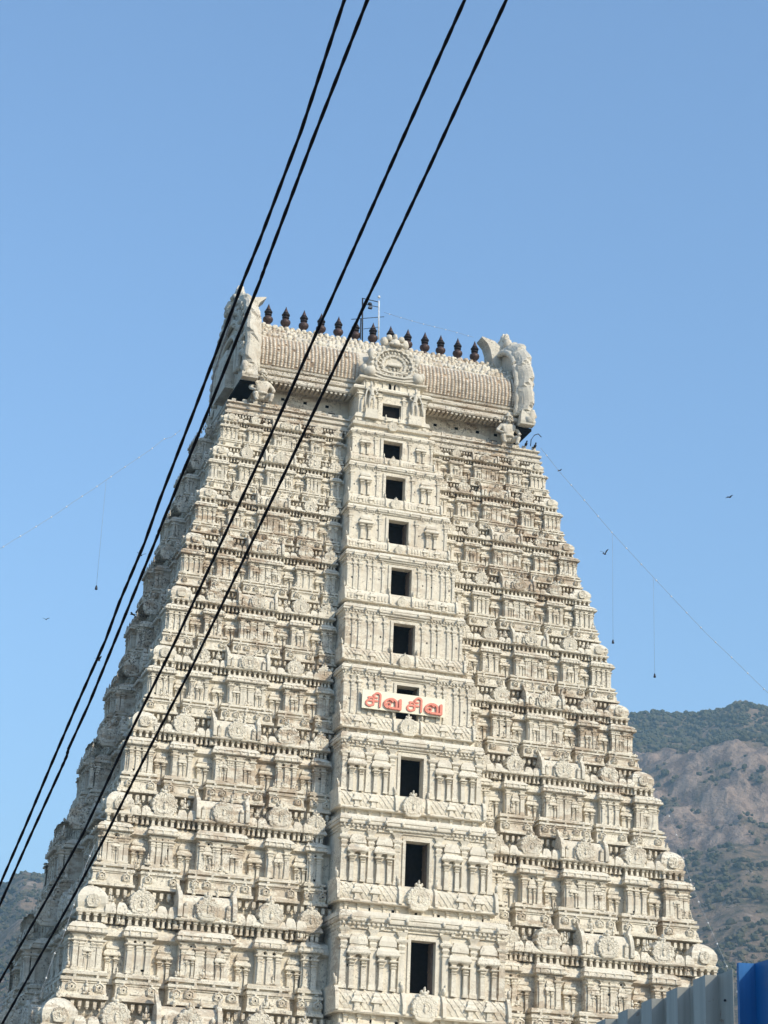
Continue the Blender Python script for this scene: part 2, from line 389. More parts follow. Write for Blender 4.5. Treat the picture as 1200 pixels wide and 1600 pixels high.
def barrel_shrine(m, k, ol, a0, a1, s, flat=False):
    c = (a0+a1)/2; w = (a1-a0); H = ZL[k]-ZL[k+1]; o = ol-.62*s; ob = o-1.5*s
    mini_posts(m, k, o-.1, a0+w*.04, a1-w*.04, 8, zu(k, .338), zu(k, .262), s)
    m.box(a0+w*.08, a1-w*.08, ob, o-.48*s, zu(k, .345), zu(k, .25))
    m.loft([(a0, a1, ob, o+.08, zu(k, .262)), (a0-w*.012, a1+w*.012, ob, o+.13, zu(k, .25)), (a0+w*.01, a1-w*.01, ob, o+.0, zu(k, .225))])
    # barrel body
    zb = zu(k, .23); h = H*.215; pts = []
    for j in range(9):
        t = pi*.5*j/8; pts.append((o-.04+.08*math.sin(t*2)-(.62*s)*(1-math.cos(t)), zb+h*math.sin(t)))
    m.loft([(a0+w*.06, a1-w*.06, ob, oo, zz) for oo, zz in pts])
    for j in range(5):   # ribs on the barrel
        x = a0+w*(.15+.175*j)
        if abs(x-c) > w*.16: m.box(x-w*.035, x+w*.035, o-.3, o+.10, zb, zb+h*.42); m.blob(x, o+.05, zb+h*.5, w*.04, .1, h*.13, 5)
    # flared end gables
    for e in (-1, 1):
        x = a0+w*.05 if e < 0 else a1-w*.05; q = .10*s
        ring = []
        for j in range(11):
            t = pi*j/10-pi*.06*(0); ring.append((o-.42*s+(.62*s)*math.cos(t), zb+(h*1.12)*math.sin(t)**.8 if math.sin(t) > 1e-6 else zb))
        ring = [(o+.16*s, zb-.02)]+ring+[(ob, zb)]
        vs = [(x-q, a, b) for a, b in ring]+[(x+q, a, b) for a, b in ring]; n = len(ring)
        m.add(vs, [tuple(range(n)), tuple(range(2*n-1, n-1, -1))]+[(i, (i+1) % n, n+(i+1) % n, n+i) for i in range(n)])
        m.loft([(x-q*.9, x+q*.9, o-.7*s, o-.25*s, zb+h*1.02), (x-q*.7+e*q*.6, x+q*.7+e*q*.6, o-.6*s, o-.28*s, zb+h*1.25), (x-q*.3+e*q*1.6, x+q*.3+e*q*1.6, o-.5*s, o-.35*s, zb+h*1.42)], back=True)
    r = min(w*.19, H*.108)
    nasi_r(m, c, zu(k, .235)+r*.80, o+(.05 if flat else .2*s), r*(.8 if flat else 1), .7*s, 11)
    for e in (-1, 1): finial(m, c+e*w*.2, o-.55*s, zb+h*.98, H*.085, .09*s)

def corner_shrine(m, k, ol, a0, a1, s):
    """square domed shrine on the corner; ol is the front ledge, a1 the outer edge"""
    w = a1-a0; H = ZL[k]-ZL[k+1]; o = ol-.56*s; x0 = a0+.08*w; x1 = a1-.56*s; ob = o-(x1-x0)
    c = (x0+x1)/2; co = (o+ob)/2; h = (x1-x0)/2*.88
    m.box(x0+.18*s, x1-.42*s, ob, o-.42*s, zu(k, .345), zu(k, .25))
    mini_posts(m, k, o-.06, x0+.05, x1-.05, 4, zu(k, .338), zu(k, .262), s)
    pr = [(.262, 1.04), (.25, 1.1), (.235, 1.08), (.222, .95), (.205, .97), (.17, 1.06), (.12, 1.03), (.075, .84), (.04, .58), (.02, .3), (.012, .1)]
    m.loft([(c-h*q, c+h*q, co-h*q, co+h*q, zu(k, u)) for u, q in pr], back=True)
    nasi_r(m, c, zu(k, .2)+.32*h, o+.04, h*.46, .4*s, 7, .12, k > 4, False)
    finial(m, c, co, zu(k, .02), H*.10, .13*s)
    return c, co, h, x1

def dentils(m, k, a0, a1, o, s):
    """hanging brackets under the ledge of the storey above"""
    step = .34*s; n = int((a1-a0)/step)
    for j in range(n):
        c = a0+(a1-a0)*(j+.5)/n
        m.box(c-.075*s, c+.075*s, o-.34*s, o-.10*s, ZL[k]-.36*s, ZL[k]-.09*s)
        m.blob(c, o-.2*s, ZL[k]-.40*s, .07*s, .1*s, .07*s, 5)

CF = [('corner', .864, 1.0), ('gable', .721, .849), ('barrel', .500, .705), ('gable', .354, .484), ('inner', .262, .338)]
def front_T(a, o, z): return (a, -o, z)
def mirror_T(a, o, z): return (-a, -o, z)

def central_half(k): return 2.55+.235*k

def build_storey(k):
    s = scale_of(k); H = ZL[k]-ZL[k+1]; rnd = random.Random(100+k)
    w1, w0, d1, d0 = WL[k+1], WL[k], DL[k+1], DL[k]; o1 = -YF[k+1]; o0 = -YF[k]
    y1c, y0c = YCL[k+1], YCL[k]
    def left_T(a, o, z): return (-o, y1c-a, z)
    def right_T(a, o, z): return (o, y1c-a, z)
    st = M(); st.T = lambda a, o, z: (a, -o, z)
    # core and recessed strip behind the bays, all four sides
    def rect(e1, e0, u):  # inset from the ledge outline blended between lower (u=1) and upper (u=0)
        w = w1-e1 if u > .3 else w0-e0; f = o1-e1 if u > .3 else o0-e0
        return (-w, w, -2*(y1c if u > .3 else y0c)-f, f, zu(k, u))
    R_ = [(1.0, .85), (.975, .85), (.97, .98), (.85, 1.05), (.848, .85), (.80, .85), (.755, .95), (.47, .92), (.445, .66), (.41, .70), (.345, 1.0)]
    rings = [rect(e*s, 0, u) for u, e in R_]
    top_e = max(.36*s, 0)
    rings += [rect(0, .95*s, .29), rect(0, .5*s, .10), rect(0, .62*s, .055), rect(0, .60*s, .05), rect(0, .60*s, -.002)]
    st.loft(rings, back=True, cap=True)
    # upper band behind the roof shrines: ledges, brackets
    st.loft([(-w0+.4*s, w0-.4*s, -(2*y0c)-o0+.4*s, o0-.36*s, zu(k, .165)), (-w0+.4*s, w0-.4*s, -(2*y0c)-o0+.4*s, o0-.30*s, zu(k, .15)), (-w0+.4*s, w0-.4*s, -(2*y0c)-o0+.4*s, o0-.40*s, zu(k, .14))])
    dentils(st, k, -w0+.2*s, w0-.2*s, o0, s)
    for T in (lambda a, o, z: (-o, y0c-a, z), lambda a, o, z: (o, y0c-a, z)):
        st.T = T; dentils(st, k, -d0+.2*s, d0-.2*s, w0, s)
    # recess niches between the bays
    st.T = front_T
    for sg in (-1, 1):
        for q in (.855, .711, .490, .344):
            c = sg*q*w1; wd = .062*w1
            aedicule(st, c, o1-.90*s, zu(k, .80), zu(k, .475), wd*.72)
            recess_caps(st, k, o1, c, wd, s)
            for q_ in range(3):
                if rnd.random() < .55: idol(st, c+rnd.uniform(-.45, .45)*wd, o1-.70*s, zu(k, rnd.choice([.15, .34, .795])), H*rnd.uniform(.07, .12))
    storey = st.build('storey', ['plaster', 'hole'], tower, .012)
    mt = ['plaster', 'hole']
    def put(m, name): return m.build(name, ['old_shaded', 'hole'] if name.startswith('side') else mt, storey, .014*s)  # side bays: darker wash paints in shade besides their weathering
    # front bays, both halves
    for sg in (-1, 1):
        T = front_T if sg > 0 else mirror_T
        for kind, q0, q1 in CF:
            a0, a1 = q0*w1, q1*w1; ol = o1+{'corner': 0, 'gable': 0, 'barrel': .10, 'inner': -.12}[kind]*s
            inset = {'corner': .10, 'gable': .14, 'barrel': .1, 'inner': .06}[kind]*(a1-a0)
            m = M(); m.T = T
            if kind == 'corner':
                s2 = s
                rings = []
                for u, o, n in PROF+KAP:
                    nn = n*s+(inset if .34 < u < .756 else 0)
                    rings.append((a0+nn, a1+o*s, ol-(a1-a0)+nn, ol+o*s, zu(k, u)))
                m.loft(rings, back=True)
                bay_dress(m, k, ol, a0, a1-.2*s, kind, inset*.7, rnd)
                # same dressing on the flank
                T2 = (right_T if sg > 0 else left_T)
                m.T = lambda a, o, z, T2=T2: T2(a, o, z)
                dd0 = d1-(a1-a0)
                bay_dress(m, k, w1, dd0, d1-.2*s, kind, inset*.7, rnd)
                put(m, 'corner_bay')
                m = M(); m.T = T; c, co, h, x1 = corner_shrine(m, k, ol, a0, a1, s)
                m.T = T2; nasi_r(m, co+y1c, zu(k, .2)+.32*h, x1+.04, h*.46, .4*s, 7, .12, k > 4, False)
                put(m, 'corner_shrine'); continue
            bay(m, k, ol, a0, a1, kind, main=inset)
            bay_dress(m, k, ol, a0, a1, kind, inset, rnd)
            put(m, kind+'_bay')
            m = M(); m.T = T; b0 = a0+inset*.8; b1 = a1-inset*.8
            if kind == 'barrel': barrel_shrine(m, k, ol, b0, b1, s)
            else: gable_shrine(m, k, ol, b0, b1, s)
            put(m, kind+'_shrine')
    # side faces: gable bays and a deep central bay
    cb = .31*d1
    for T in (left_T, right_T):
        lo, hi = cb+.12*s, d1-.142*w1-.1*s
        n = 2 if hi-lo > 3.0 else 1
        for sg in (-1, 1):
            for j in range(n):
                a0 = lo+(hi-lo)*j/n+.05; a1 = lo+(hi-lo)*(j+1)/n-.05
                m = M(); m.T = (lambda a, o, z, T=T, sg=sg: T(sg*a, o, z))
                bay(m, k, w1, a0, a1, 'gable', main=.14*(a1-a0)); bay_dress(m, k, w1, a0, a1, 'gable', .14*(a1-a0), rnd)
                put(m, 'side_bay')
                m = M(); m.T = (lambda a, o, z, T=T, sg=sg: T(sg*a, o, z)); gable_shrine(m, k, w1, a0+.1, a1-.1, s); finial(m, (a0+a1)/2, w1-1.0*s, zu(k, -.01), H*.12, .11*s); put(m, 'side_shrine')
        m = M(); m.T = T; ol = w1+.72
        bay(m, k, ol, -cb, cb, 'barrel', back=w1-2*s, main=.08*cb); bay_dress(m, k, ol, -cb, cb, 'barrel', .08*cb, rnd)
        bay(m, k, ol+.42*s, -cb*.62, cb*.62, 'gable', main=.08*cb); bay_dress(m, k, ol+.42*s, -cb*.62, cb*.62, 'gable', .08*cb, rnd)
        for j in range(5): finial(m, cb*(-.8+.4*j), ol-.15*s, zu(k, .345), H*.14, .13*s); idol(m, cb*(-.6+.4*j), ol-.05*s, zu(k, .345), H*.10)
        # pilasters on the two returns of this bay
        for e in (-1, 1):
            m.T = (lambda a, o, z, T=T, e=e: T(e*o, a, z))
            for x in (w1+.3*s, w1+.62*s): pilaster(m, x, cb-.3*s, zu(k, .752), zu(k, .462), .24*s)
            kudu_r(m, w1+.65*s, cb-.12*s, zu(k, .905), .05*H)
        put(m, 'side_middle_bay')
        m = M(); m.T = T; barrel_shrine(m, k, ol-.72, -cb*.9, cb*.9, s, True)
        for e in (-.8, -.45, 0, .45, .8): finial(m, cb*e, ol-1.1*s, zu(k, .03), H*.10, .12*s)
        for e in (-1, 1):
            m.T = (lambda a, o, z, T=T, e=e: T(e*o, a, z))
            nasi_r(m, w1-.22*s, zu(k, .23)+.11*H, cb*.9+.02, .125*H, .3*s, 11, .1, True, True)
        put(m, 'side_middle_shrine')
    # -------- the middle bay with its doorway
    c = central_half(k); p = 1.0+.085*k; oc = o1-.55*s+p; ob = o1-1.6*s
    U = lambda u: zu(k, u)
    hw = (.60 if k < 4 else .62) + .006*k     # half width of the opening
    zd0, zd1 = U(.80), U(.30)
    m = M(); m.T = front_T
    oin = oc-(.46 if k < 5 else .62)
    # wall around the opening
    for a0, a1 in ((-c, -hw-.16), (hw+.16, c)):
        m.loft([(a0, a1, oin, oc, U(.85)), (a0, a1, oin, oc, U(.205))], back=True)
    for a0, a1 in ((-c, -hw-1.1), (hw+1.1, c)): m.box(a0, a1, ob, oin+.01, U(.85), U(.205))
    m.box(-hw-.16, hw+.16, oin, oc+.003, zd1+.12, U(.205)); m.box(-hw-.16, hw+.16, oin, oc+.003, U(.85), zd0)
    # eave, brackets, upper frieze
    prof = [(.215, .02), (.205, .06), (.185, .06), (.182, .15), (.172, .18), (.150, .17), (.148, .12), (.140, .12), (.138, .16), (.118, .14), (.10, .09), (.088, .05), (.082, .02)]
    m.loft([(-c-o*.8, c+o*.8, ob, oc+o*s, U(u)) for u, o in prof])
    mid = c*.42
    m.loft([(-mid-o*.2, mid+o*.2, ob, oc+(o+.08)*s, U(u)) for u, o in prof])
    n = int(2*c/(.24*s))
    for j in range(n):
        x = -c+2*c*(j+.5)/n; m.box(x-.05*s, x+.05*s, oc-.1, oc+.15*s, U(.207), U(.1865))
    for j in range(9):
        x = -c+2*c*(j+.5)/9
        if abs(x) > .3: m.blob(x, oc+.30*s, U(.15), .10*s, .09*s, .13*s, 6)
    for j in range(14):
        x = -c+2*c*(j+.5)/14
        if abs(x) > hw+.25: m.box(x-.09*s, x+.09*s, oc-.1, oc+.10*s, U(.238), U(.218))
    m.loft([(-c-.03, c+.03, ob, oc+.05*s, U(.246)), (-c-.03, c+.03, ob, oc+.09*s, U(.24))]) if k > 2 else None
    # pilasters and niches on the wall
    zp0, zp1 = U(.765), U(.245)
    for sg in (-1, 1):
        m.T = front_T if sg > 0 else mirror_T
        x0 = hw+.30; span = c-x0; pw = .27*s
        if k >= 6:
            for q in (.06, .50, .95): pilaster(m, x0+span*q, oc, zp0, zp1, pw*1.1)
            for q in (.28, .73): aedicule(m, x0+span*q, oc+.01, zp0, U(.27), span*.34)
        elif k in (3, 4, 5):
            for q in (.07, .30, .44, .66, .80, .96): pilaster(m, x0+span*q, oc, zp0, zp1, pw*.82)
        else:
            for q in (.1, .95): pilaster(m, x0+span*q, oc, zp0, zp1, pw)
            aedicule(m, x0+span*.52, oc+.01, zp0, U(.27), span*.40)
        for q in (.17, .4, .86):
            xx = x0+span*q; m.box(xx-.05*s, xx+.05*s, oc-.05, oc+.012, U(.55+.03*q), U(.525+.03*q), 1)
        for q in (.2, .5, .8):
            xx = x0+span*q; m.box(xx-.10*s, xx+.10*s, oc-.05, oc+.014, U(.775), U(.765), 1)
        for x in (c-.08,):       # flank of the bay
            pass
    m.T = front_T
    put(m, 'middle_bay')
    for sg in (-1, 1): pass
    # doorway: jambs, lintel, sill and a chamber painted near-black for its shade
    m = M(); m.T = front_T
    for sg in (-1, 1):
        m.box(min(sg*hw, sg*(hw+.16)), max(sg*hw, sg*(hw+.16)), oin, oc+.07, zd0, zd1+.12)
    m.box(-hw, hw, oin, oc+.068, zd1, zd1+.12)
    D = o1-.62*s
    cw_ = hw+.9
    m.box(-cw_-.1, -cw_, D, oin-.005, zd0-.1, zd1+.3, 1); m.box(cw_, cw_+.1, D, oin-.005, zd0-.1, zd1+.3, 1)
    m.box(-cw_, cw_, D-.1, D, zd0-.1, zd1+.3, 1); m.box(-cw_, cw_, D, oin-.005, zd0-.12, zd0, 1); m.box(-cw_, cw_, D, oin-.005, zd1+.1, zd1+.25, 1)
    dw = m.build('doorway', ['plaster', 'inside'], storey)
    if k in (2, 3, 4, 5, 7, 8):
        m = M(); m.T = front_T
        dep = .55*hw*1.5
        x = hw-.02
        m.box(x-.05, x, oc-.35-dep, oc-.3, zd0+.01, zd1-.02)
        for q in (.12, .5, .85): m.box(x-.075, x-.05, oc-.34-dep, oc-.31, zd0+(zd1-zd0)*q, zd0+(zd1-zd0)*q+.1)
        dl = m.build('door_leaf', ['wood'], storey)
    # balustrade: a long barrel-roofed shrine with latticed vault, end gables, middle arch and small aedicules
    m = M(); m.T = front_T
    cB = c+.16*s; ob2 = ob; o2 = oc+.28*s
    zb, zt = U(.955), U(.755); hh = zt-zb
    pts = []
    for j in range(8):
        t = pi*.5*j/7; pts.append((o2+.10*s*math.sin(t*2)-.42*s*(1-math.cos(t)), zb+hh*math.sin(t)))
    m.loft([(-cB+.05, cB-.05, ob2, oo, zz) for oo, zz in pts])
    m.loft([(-cB-.04, cB+.04, ob2, o2+.10*s, zb-.10*s), (-cB-.07, cB+.07, ob2, o2+.15*s, zb-.04*s), (-cB, cB, ob2, o2+.06*s, zb+.06*s)])
    def onvault(v):  # point of the vault at height fraction v
        t = math.asin(min(1, v)); return o2+.10*s*math.sin(t*2)-.42*s*(1-math.cos(t))
    if k >= 4:            # crossed strips
        step = .33*s; run = hh*.75; nseg = 5; n = int((2*cB-.3)/step)
        for e in (-1, 1):
            for j in range(-3, n+3):
                xs = -cB+.15+step*j
                for g in range(nseg):
                    v0, v1 = .06+.82*g/nseg, .06+.82*(g+1)/nseg
                    xa, xb = xs+e*run*(v0-.45), xs+e*run*(v1-.45)
                    if not all(.85*s < abs(q) < cB-.12 for q in (xa, xb)): continue
                    t_ = .026*s; rise = .022 if e > 0 else .030
                    oa, obb = onvault(v0)+rise, onvault(v1)+rise; za, zb_ = zb+hh*v0, zb+hh*v1
                    m.add([(xa-t_, oa-.1, za), (xa-t_, oa, za), (xa+t_, oa, za), (xa+t_, oa-.1, za), (xb-t_, obb-.1, zb_), (xb-t_, obb, zb_), (xb+t_, obb, zb_), (xb+t_, obb-.1, zb_)],
                          [(0, 1, 5, 4), (1, 2, 6, 5), (2, 3, 7, 6)])
    else:
        for j in range(int(2*cB/(.3*s))):
            x = -cB+.2+.3*s*j
            if abs(x) > .7 and x < cB-.1: m.box(x-.07*s, x+.07*s, o2-.2, o2+.09*s, zb+hh*.15, zb+hh*.55)
    for e in (-1, 1):
        for x, f in ((e*(cB-.02), 1.0), (e*.86*s*1.15, .9)):
            q = .085*s; ring = [(o2+.22*s, zb-.02)]
            for j in range(9):
                t = pi*.5*j/8; ring.append((o2+.24*s*math.cos(t)**.5*(1 if t < 1.5 else 0)-.30*s*(1-math.cos(t)), zb+hh*1.1*f*math.sin(t)))
            ring += [(ob2, zb+hh*1.1*f), (ob2, zb)]
            n = len(ring); vs = [(x-q, a, b) for a, b in ring]+[(x+q, a, b) for a, b in ring]
            m.add(vs, [tuple(range(n)), tuple(range(2*n-1, n-1, -1))]+[(i, (i+1) % n, n+(i+1) % n, n+i) for i in range(n)])
            m.blob(x+e*.05, o2-.1*s, zb+hh*(1.12*f)+.12*s, .10*s, .16*s, .22*s, 6); m.blob(x+e*.12*s, o2-.1*s, zb+hh*(1.12*f)+.34*s, .05*s, .06*s, .13*s, 5)
        for q in (.42, .70):
            x = e*(.9*s+(cB-.9*s)*q); ww = .34*s
            m.loft([(x-ww*.5, x+ww*.5, o2-.2, o2+.17*s, zb), (x-ww*.5, x+ww*.5, o2-.2, o2+.17*s, zb+hh*.1), (x-ww*.35, x+ww*.35, o2-.2, o2+.14*s, zb+hh*.12), (x-ww*.35, x+ww*.35, o2-.2, o2+.14*s, zb+hh*.35),
                    (x-ww*.9, x+ww*.9, o2-.3, o2+.22*s, zb+hh*.38), (x-ww*.8, x+ww*.8, o2-.3, o2+.2*s, zb+hh*.48), (x-ww*.45, x+ww*.45, o2-.3, o2+.12*s, zb+hh*.62), (x-ww*.5, x+ww*.5, o2-.3, o2+.12*s, zb+hh*.7), (x-ww*.2, x+ww*.2, o2-.3, o2, zb+hh*.85)])
    r = (.64*s if k > 3 else .54*s)*(.75 if k in (4, 3, 2) else 1)
    nasi_r(m, 0, zb+r*.50, o2+.30*s, r, .5*s, 13, .1)
    for j in range(9):   # row of little pots on the ridge
        x = -cB+.4+(2*cB-.8)*j/8
        if abs(x) > hw+.35 and k > 4: finial(m, x, o2-.35*s, zt-.02, .30*s, .075*s)
        elif .2 < abs(x) < hw+.3: finial(m, x, o2-.3*s, zt-.02, .36*s, .09*s)
    # neck with small niches below it
    m.box(-cB+.25*s, cB-.25*s, ob2, o2-.22*s, U(1.085), zb-.1*s)
    mini_posts(m, k, o2-.2*s, -cB+.2*s, cB-.2*s, 12, U(1.075), zb-.11*s, s*1.1)
    for j in range(7):
        x = -cB+2*cB*(j+.5)/7; m.box(x-.07*s, x+.07*s, o2-.3*s, o2-.205*s, U(1.04), U(1.015), 1)
    put(m, 'balustrade')
    return storey

storeys = [build_storey(k) for k in range(10)]

# ------------------------------------------------------------------ stone base of the gateway, down to the ground
m = M(); m.T = front_T
w, o = WL[10], -YF[10]
B = [(0, 1.2), (.9, 1.2), (.95, .9), (1.6, .85), (1.7, 1.0), (2.0, 1.0), (2.05, .2), (4.6, .15), (4.7, .6), (5.0, .55), (5.2, .1), (7.6, .05), (7.7, .6), (8.1, .55), (8.5, .1), (8.899, .0)]
m.loft([(-w-e, w+e, -2*YCL[10]-o-e, o+e, z) for z, e in B], back=True)
for j in range(26):
    x = -w+2*w*(j+.5)/26
    if abs(x) > 3: pilaster(m, x, o+.12, 2.06, 4.68, .42); pilaster(m, x, o+.04, 5.2, 7.68, .42)
m.box(-2.6, 2.6, o-.5, o+.16, .02, 6.6, 1)
for sg in (-1, 1): m.box(min(sg*2.6, sg*3.2), max(sg*2.6, sg*3.2), o-.5, o+.5, .02, 7.2)
m.box(-3.2, 3.2, o-.5, o+.52, 6.6, 7.3)
m.build('stone_base', ['granite', 'hole'], tower)

# ------------------------------------------------------------------ crown of the tower: cornice, neck, barrel roof, gables, finials
W0, D0, O0, Z0 = WL[0], DL[0], -YF[0], ZL[0]
m = M(); m.T = front_T
cor = [(Z0-.001, .10), (Z0+.12, .12), (Z0+.16, .0), (Z0+.36, -.05), (Z0+.40, .08), (Z0+.52, .08), (Z0+.55, -.1), (Z0+.74, -.14), (Z0+.77, 0.0), (Z0+.86, -.02), (Z0+.9, -.35), (Z0+.95, -.4)]
m.loft([(-W0-e, W0+e, -2*YC-O0-e, O0+e, z) for z, e in cor], back=True)
n = 110
for j in range(n):
    x = -W0+2*W0*(j+.5)/n; m.box(x-.05, x+.05, O0-.3, O0+.04, Z0-.16, Z0-.002)
for j in range(30):
    x = -W0+.4+(2*W0-.8)*j/29; m.box(x-.12, x+.12, O0-.12, O0-.03, Z0+.87, Z0+1.0+.05*(j % 3))
top_cornice = m.build('top_cornice', ['old_shaded', 'hole'], tower, .01)
# low parapet of posts and slots before the neck
m = M(); m.T = front_T
for sg in (-1, 1):
    m.T = front_T if sg > 0 else mirror_T
    m.box(2.6, 8.9, O0-1.05, O0-.75, Z0+.93, Z0+1.06); m.box(2.6, 8.9, O0-1.04, O0-.74, Z0+1.24, Z0+1.36)
    for j in range(9): m.box(2.75+j*.75, 2.95+j*.75, O0-1.05, O0-.735, Z0+1.06, Z0+1.24)
    m.box(2.6, 8.9, O0-1.2, O0-1.1, Z0+.93, Z0+1.3, 1)  # near-black strip painted as the shade behind the slots
m.build('parapet', ['old_shaded', 'hole'], tower, .008)
# neck
m = M(); m.T = front_T
ng = O0-1.25
zr = 53.2
m.box(-8.3, 8.3, -2*YC-ng, ng, Z0+.9, zr+.4)
for sg in (-1, 1):
    m.T = front_T if sg > 0 else mirror_T
    for x in (2.9, 4.25, 5.6, 6.95): m.box(x-.02, x+.02, ng-.1, ng+.025, Z0+.95, zr-.1, 0)
    for x in (3.5, 4.9, 6.3, 7.5): m.box(x-.11, x+.11, ng-.1, ng+.012, zr-.62, zr-.45, 1)
    for x in (3.2, 7.4): m.box(x-.22, x+.22, ng-.1, ng+.014, Z0+1.5, Z0+1.65, 1)
m.build('roof_neck', ['plaster', 'hole'], tower)
# roof profile (half depth from the ridge, height): eave lip, mouldings, vault
hd = YC-(-O0)  # = half depth of the top ledge
E0 = hd+.05
vault = [(E0-.75, zr-.02), (E0-.05, zr-.02), (E0, zr+.07), (E0-.03, zr+.26), (E0-.24, zr+.38), (E0-.30, zr+.44), (E0-.14, zr+.48), (E0-.12, zr+.64), (E0-.26, zr+.70), (E0-.34, zr+.84), (E0-.20, zr+.88), (E0-.17, zr+.98), (E0-.32, zr+1.02)]
arc = [(3.46, 54.25), (3.56, 54.6), (3.62, 55.0), (3.61, 55.4), (3.50, 55.8), (3.32, 56.14), (3.02, 56.5), (2.66, 56.85), (2.2, 57.2), (1.7, 57.55), (1.15, 57.9), (.6, 58.25), (.3, 58.5), (.0, 58.55)]
prof = vault+arc
XR = 8.7
def roof_mesh(prof, x0, x1, mat):
    mm = M(); mm.T = lambda a, o, z: (a, o, z)
    full = [(YC-y, z) for y, z in prof]+[(YC+y, z) for y, z in reversed(prof[:-1])]
    n = len(full); vs = [(x0, y, z) for y, z in full]+[(x1, y, z) for y, z in full]
    mm.add(vs, [(i, n+i, n+i+1, i+1) for i in range(n-1)]+[tuple(range(n)), tuple(range(2*n-1, n-1, -1)), (n-1, 2*n-1, n, 0)], mat)
    return mm
mm = roof_mesh(prof, -XR, XR, 0)
# soffit brackets
for j in range(60):
    x = -XR+.2+(2*XR-.4)*j/59; mm.box(x-.07, x+.07, YC-E0+.1, YC-E0+.9, zr-.16, zr-.022)
roof = mm.build('barrel_roof', ['old_shaded'], tower, .006)
# mortar bed and columns of small white tiles on the vault
ve = [p for p in arc]
def vpt(t, off):
    f = t*(len(ve)-1); i = min(int(f), len(ve)-2); g = f-i
    y = ve[i][0]*(1-g)+ve[i+1][0]*g; z = ve[i][1]*(1-g)+ve[i+1][1]*g
    ny, nz = ve[i+1][1]-ve[i][1], -(ve[i+1][0]-ve[i][0]); l = math.hypot(ny, nz) or 1
    return y+off*ny/l, z+off*nz/l
T0, T1 = .02, .40
bedp = [vpt(T0+(T1-T0)*j/10, .03) for j in range(11)]
for side in (-1,):
    for x0, x1 in ((-8.35, -1.9), (1.9, 8.35)):
        t = M(); t.T = lambda a, o, z: (a, o, z)
        vs = [(x0, YC-y, z) for y, z in bedp]+[(x1, YC-y, z) for y, z in bedp]; n = len(bedp)
        t.add(vs, [(i, n+i, n+i+1, i+1) for i in range(n-1)], 1)
        cols = 27; cw = (x1-x0)/cols
        for c in range(cols):
            for r_ in range(13):
                t0, t1 = T0+(T1-T0)*(r_+.10)/13, T0+(T1-T0)*(r_+.92)/13
                if random.random() < .025: continue
                xa, xb = x0+cw*(c+.20), x0+cw*(c+.86); xm = (xa+xb)/2
                q = random.uniform(-.012, .012)
                vs = []
                for tt in (t0, t1):
                    for xx, of in ((xa, .03), (xa+.03, .09+q), (xm, .12+q), (xb-.03, .09+q), (xb, .03)):
                        y, z = vpt(tt, of); vs.append((xx, YC-y, z))
                t.add(vs, [(0, 1, 6, 5), (1, 2, 7, 6), (2, 3, 8, 7), (3, 4, 9, 8), (4, 3, 2, 1, 0), (5, 6, 7, 8, 9)], 0)
        t.build('roof_tiles', ['tile', 'mortar'], roof)
# crest of petals along the ridge
m = M(); m.T = lambda a, o, z: (a, o, z)
for row, (t_, rr) in enumerate(((.46, .34), (.58, .34), (.72, .30), (.86, .24))):
    y, z = vpt(t_, .02); nn = 54
    for j in range(nn):
        x = -8.45+16.9*(j+.5*(row % 2))/(nn-.5)
        m.blob(x+random.uniform(-.08, .08), YC-y, z+random.uniform(-.08, .06), .17*random.uniform(.6, 1.15), .09, rr*.8*random.uniform(.6, 1.15), 6)
m.box(-8.5, 8.5, YC-.3, YC+.3, 58.3, 58.57)
for j in range(46):
    x = -8.4+16.8*j/45; m.blob(x, YC-.4+random.uniform(-.06, .06), 58.46, .19, .2, .16*random.uniform(.7, 1.6), 6)
m.build('ridge_petals', ['plaster'], roof, .015)

# thirteen dark metal finials on the ridge
def make_finial(x):
    f = M(); f.T = lambda a, o, z: (a, o, z)
    z = 58.66; h = 1.56
    pr = [(.20, 0), (.22, .04), (.13, .07), (.12, .11), (.20, .14), (.30, .22), (.33, .29), (.30, .36), (.20, .42), (.13, .445), (.13, .46)]
    f.lathe(x, YC, [(r, z+q*h) for r, q in pr], 16, 0)
    pr2 = [(.19, .46), (.23, .49), (.23, .52), (.15, .535), (.14, .56), (.20, .58), (.26, .60), (.26, .645), (.17, .655), (.16, .69), (.19, .70), (.19, .72)]
    f.lathe(x, YC, [(r, z+q*h) for r, q in pr2], 16, 1)
    pr3 = [(.13, .72), (.15, .75), (.11, .82), (.05, .92), (.012, 1.0)]
    f.lathe(x, YC, [(r, z+q*h) for r, q in pr3], 12, 0)
    return f.build('finial', ['copper', 'copper_dark'], tower, 0, True)
for j in range(13): make_finial(-6.92+13.84*j/12+random.uniform(-.05, .05))

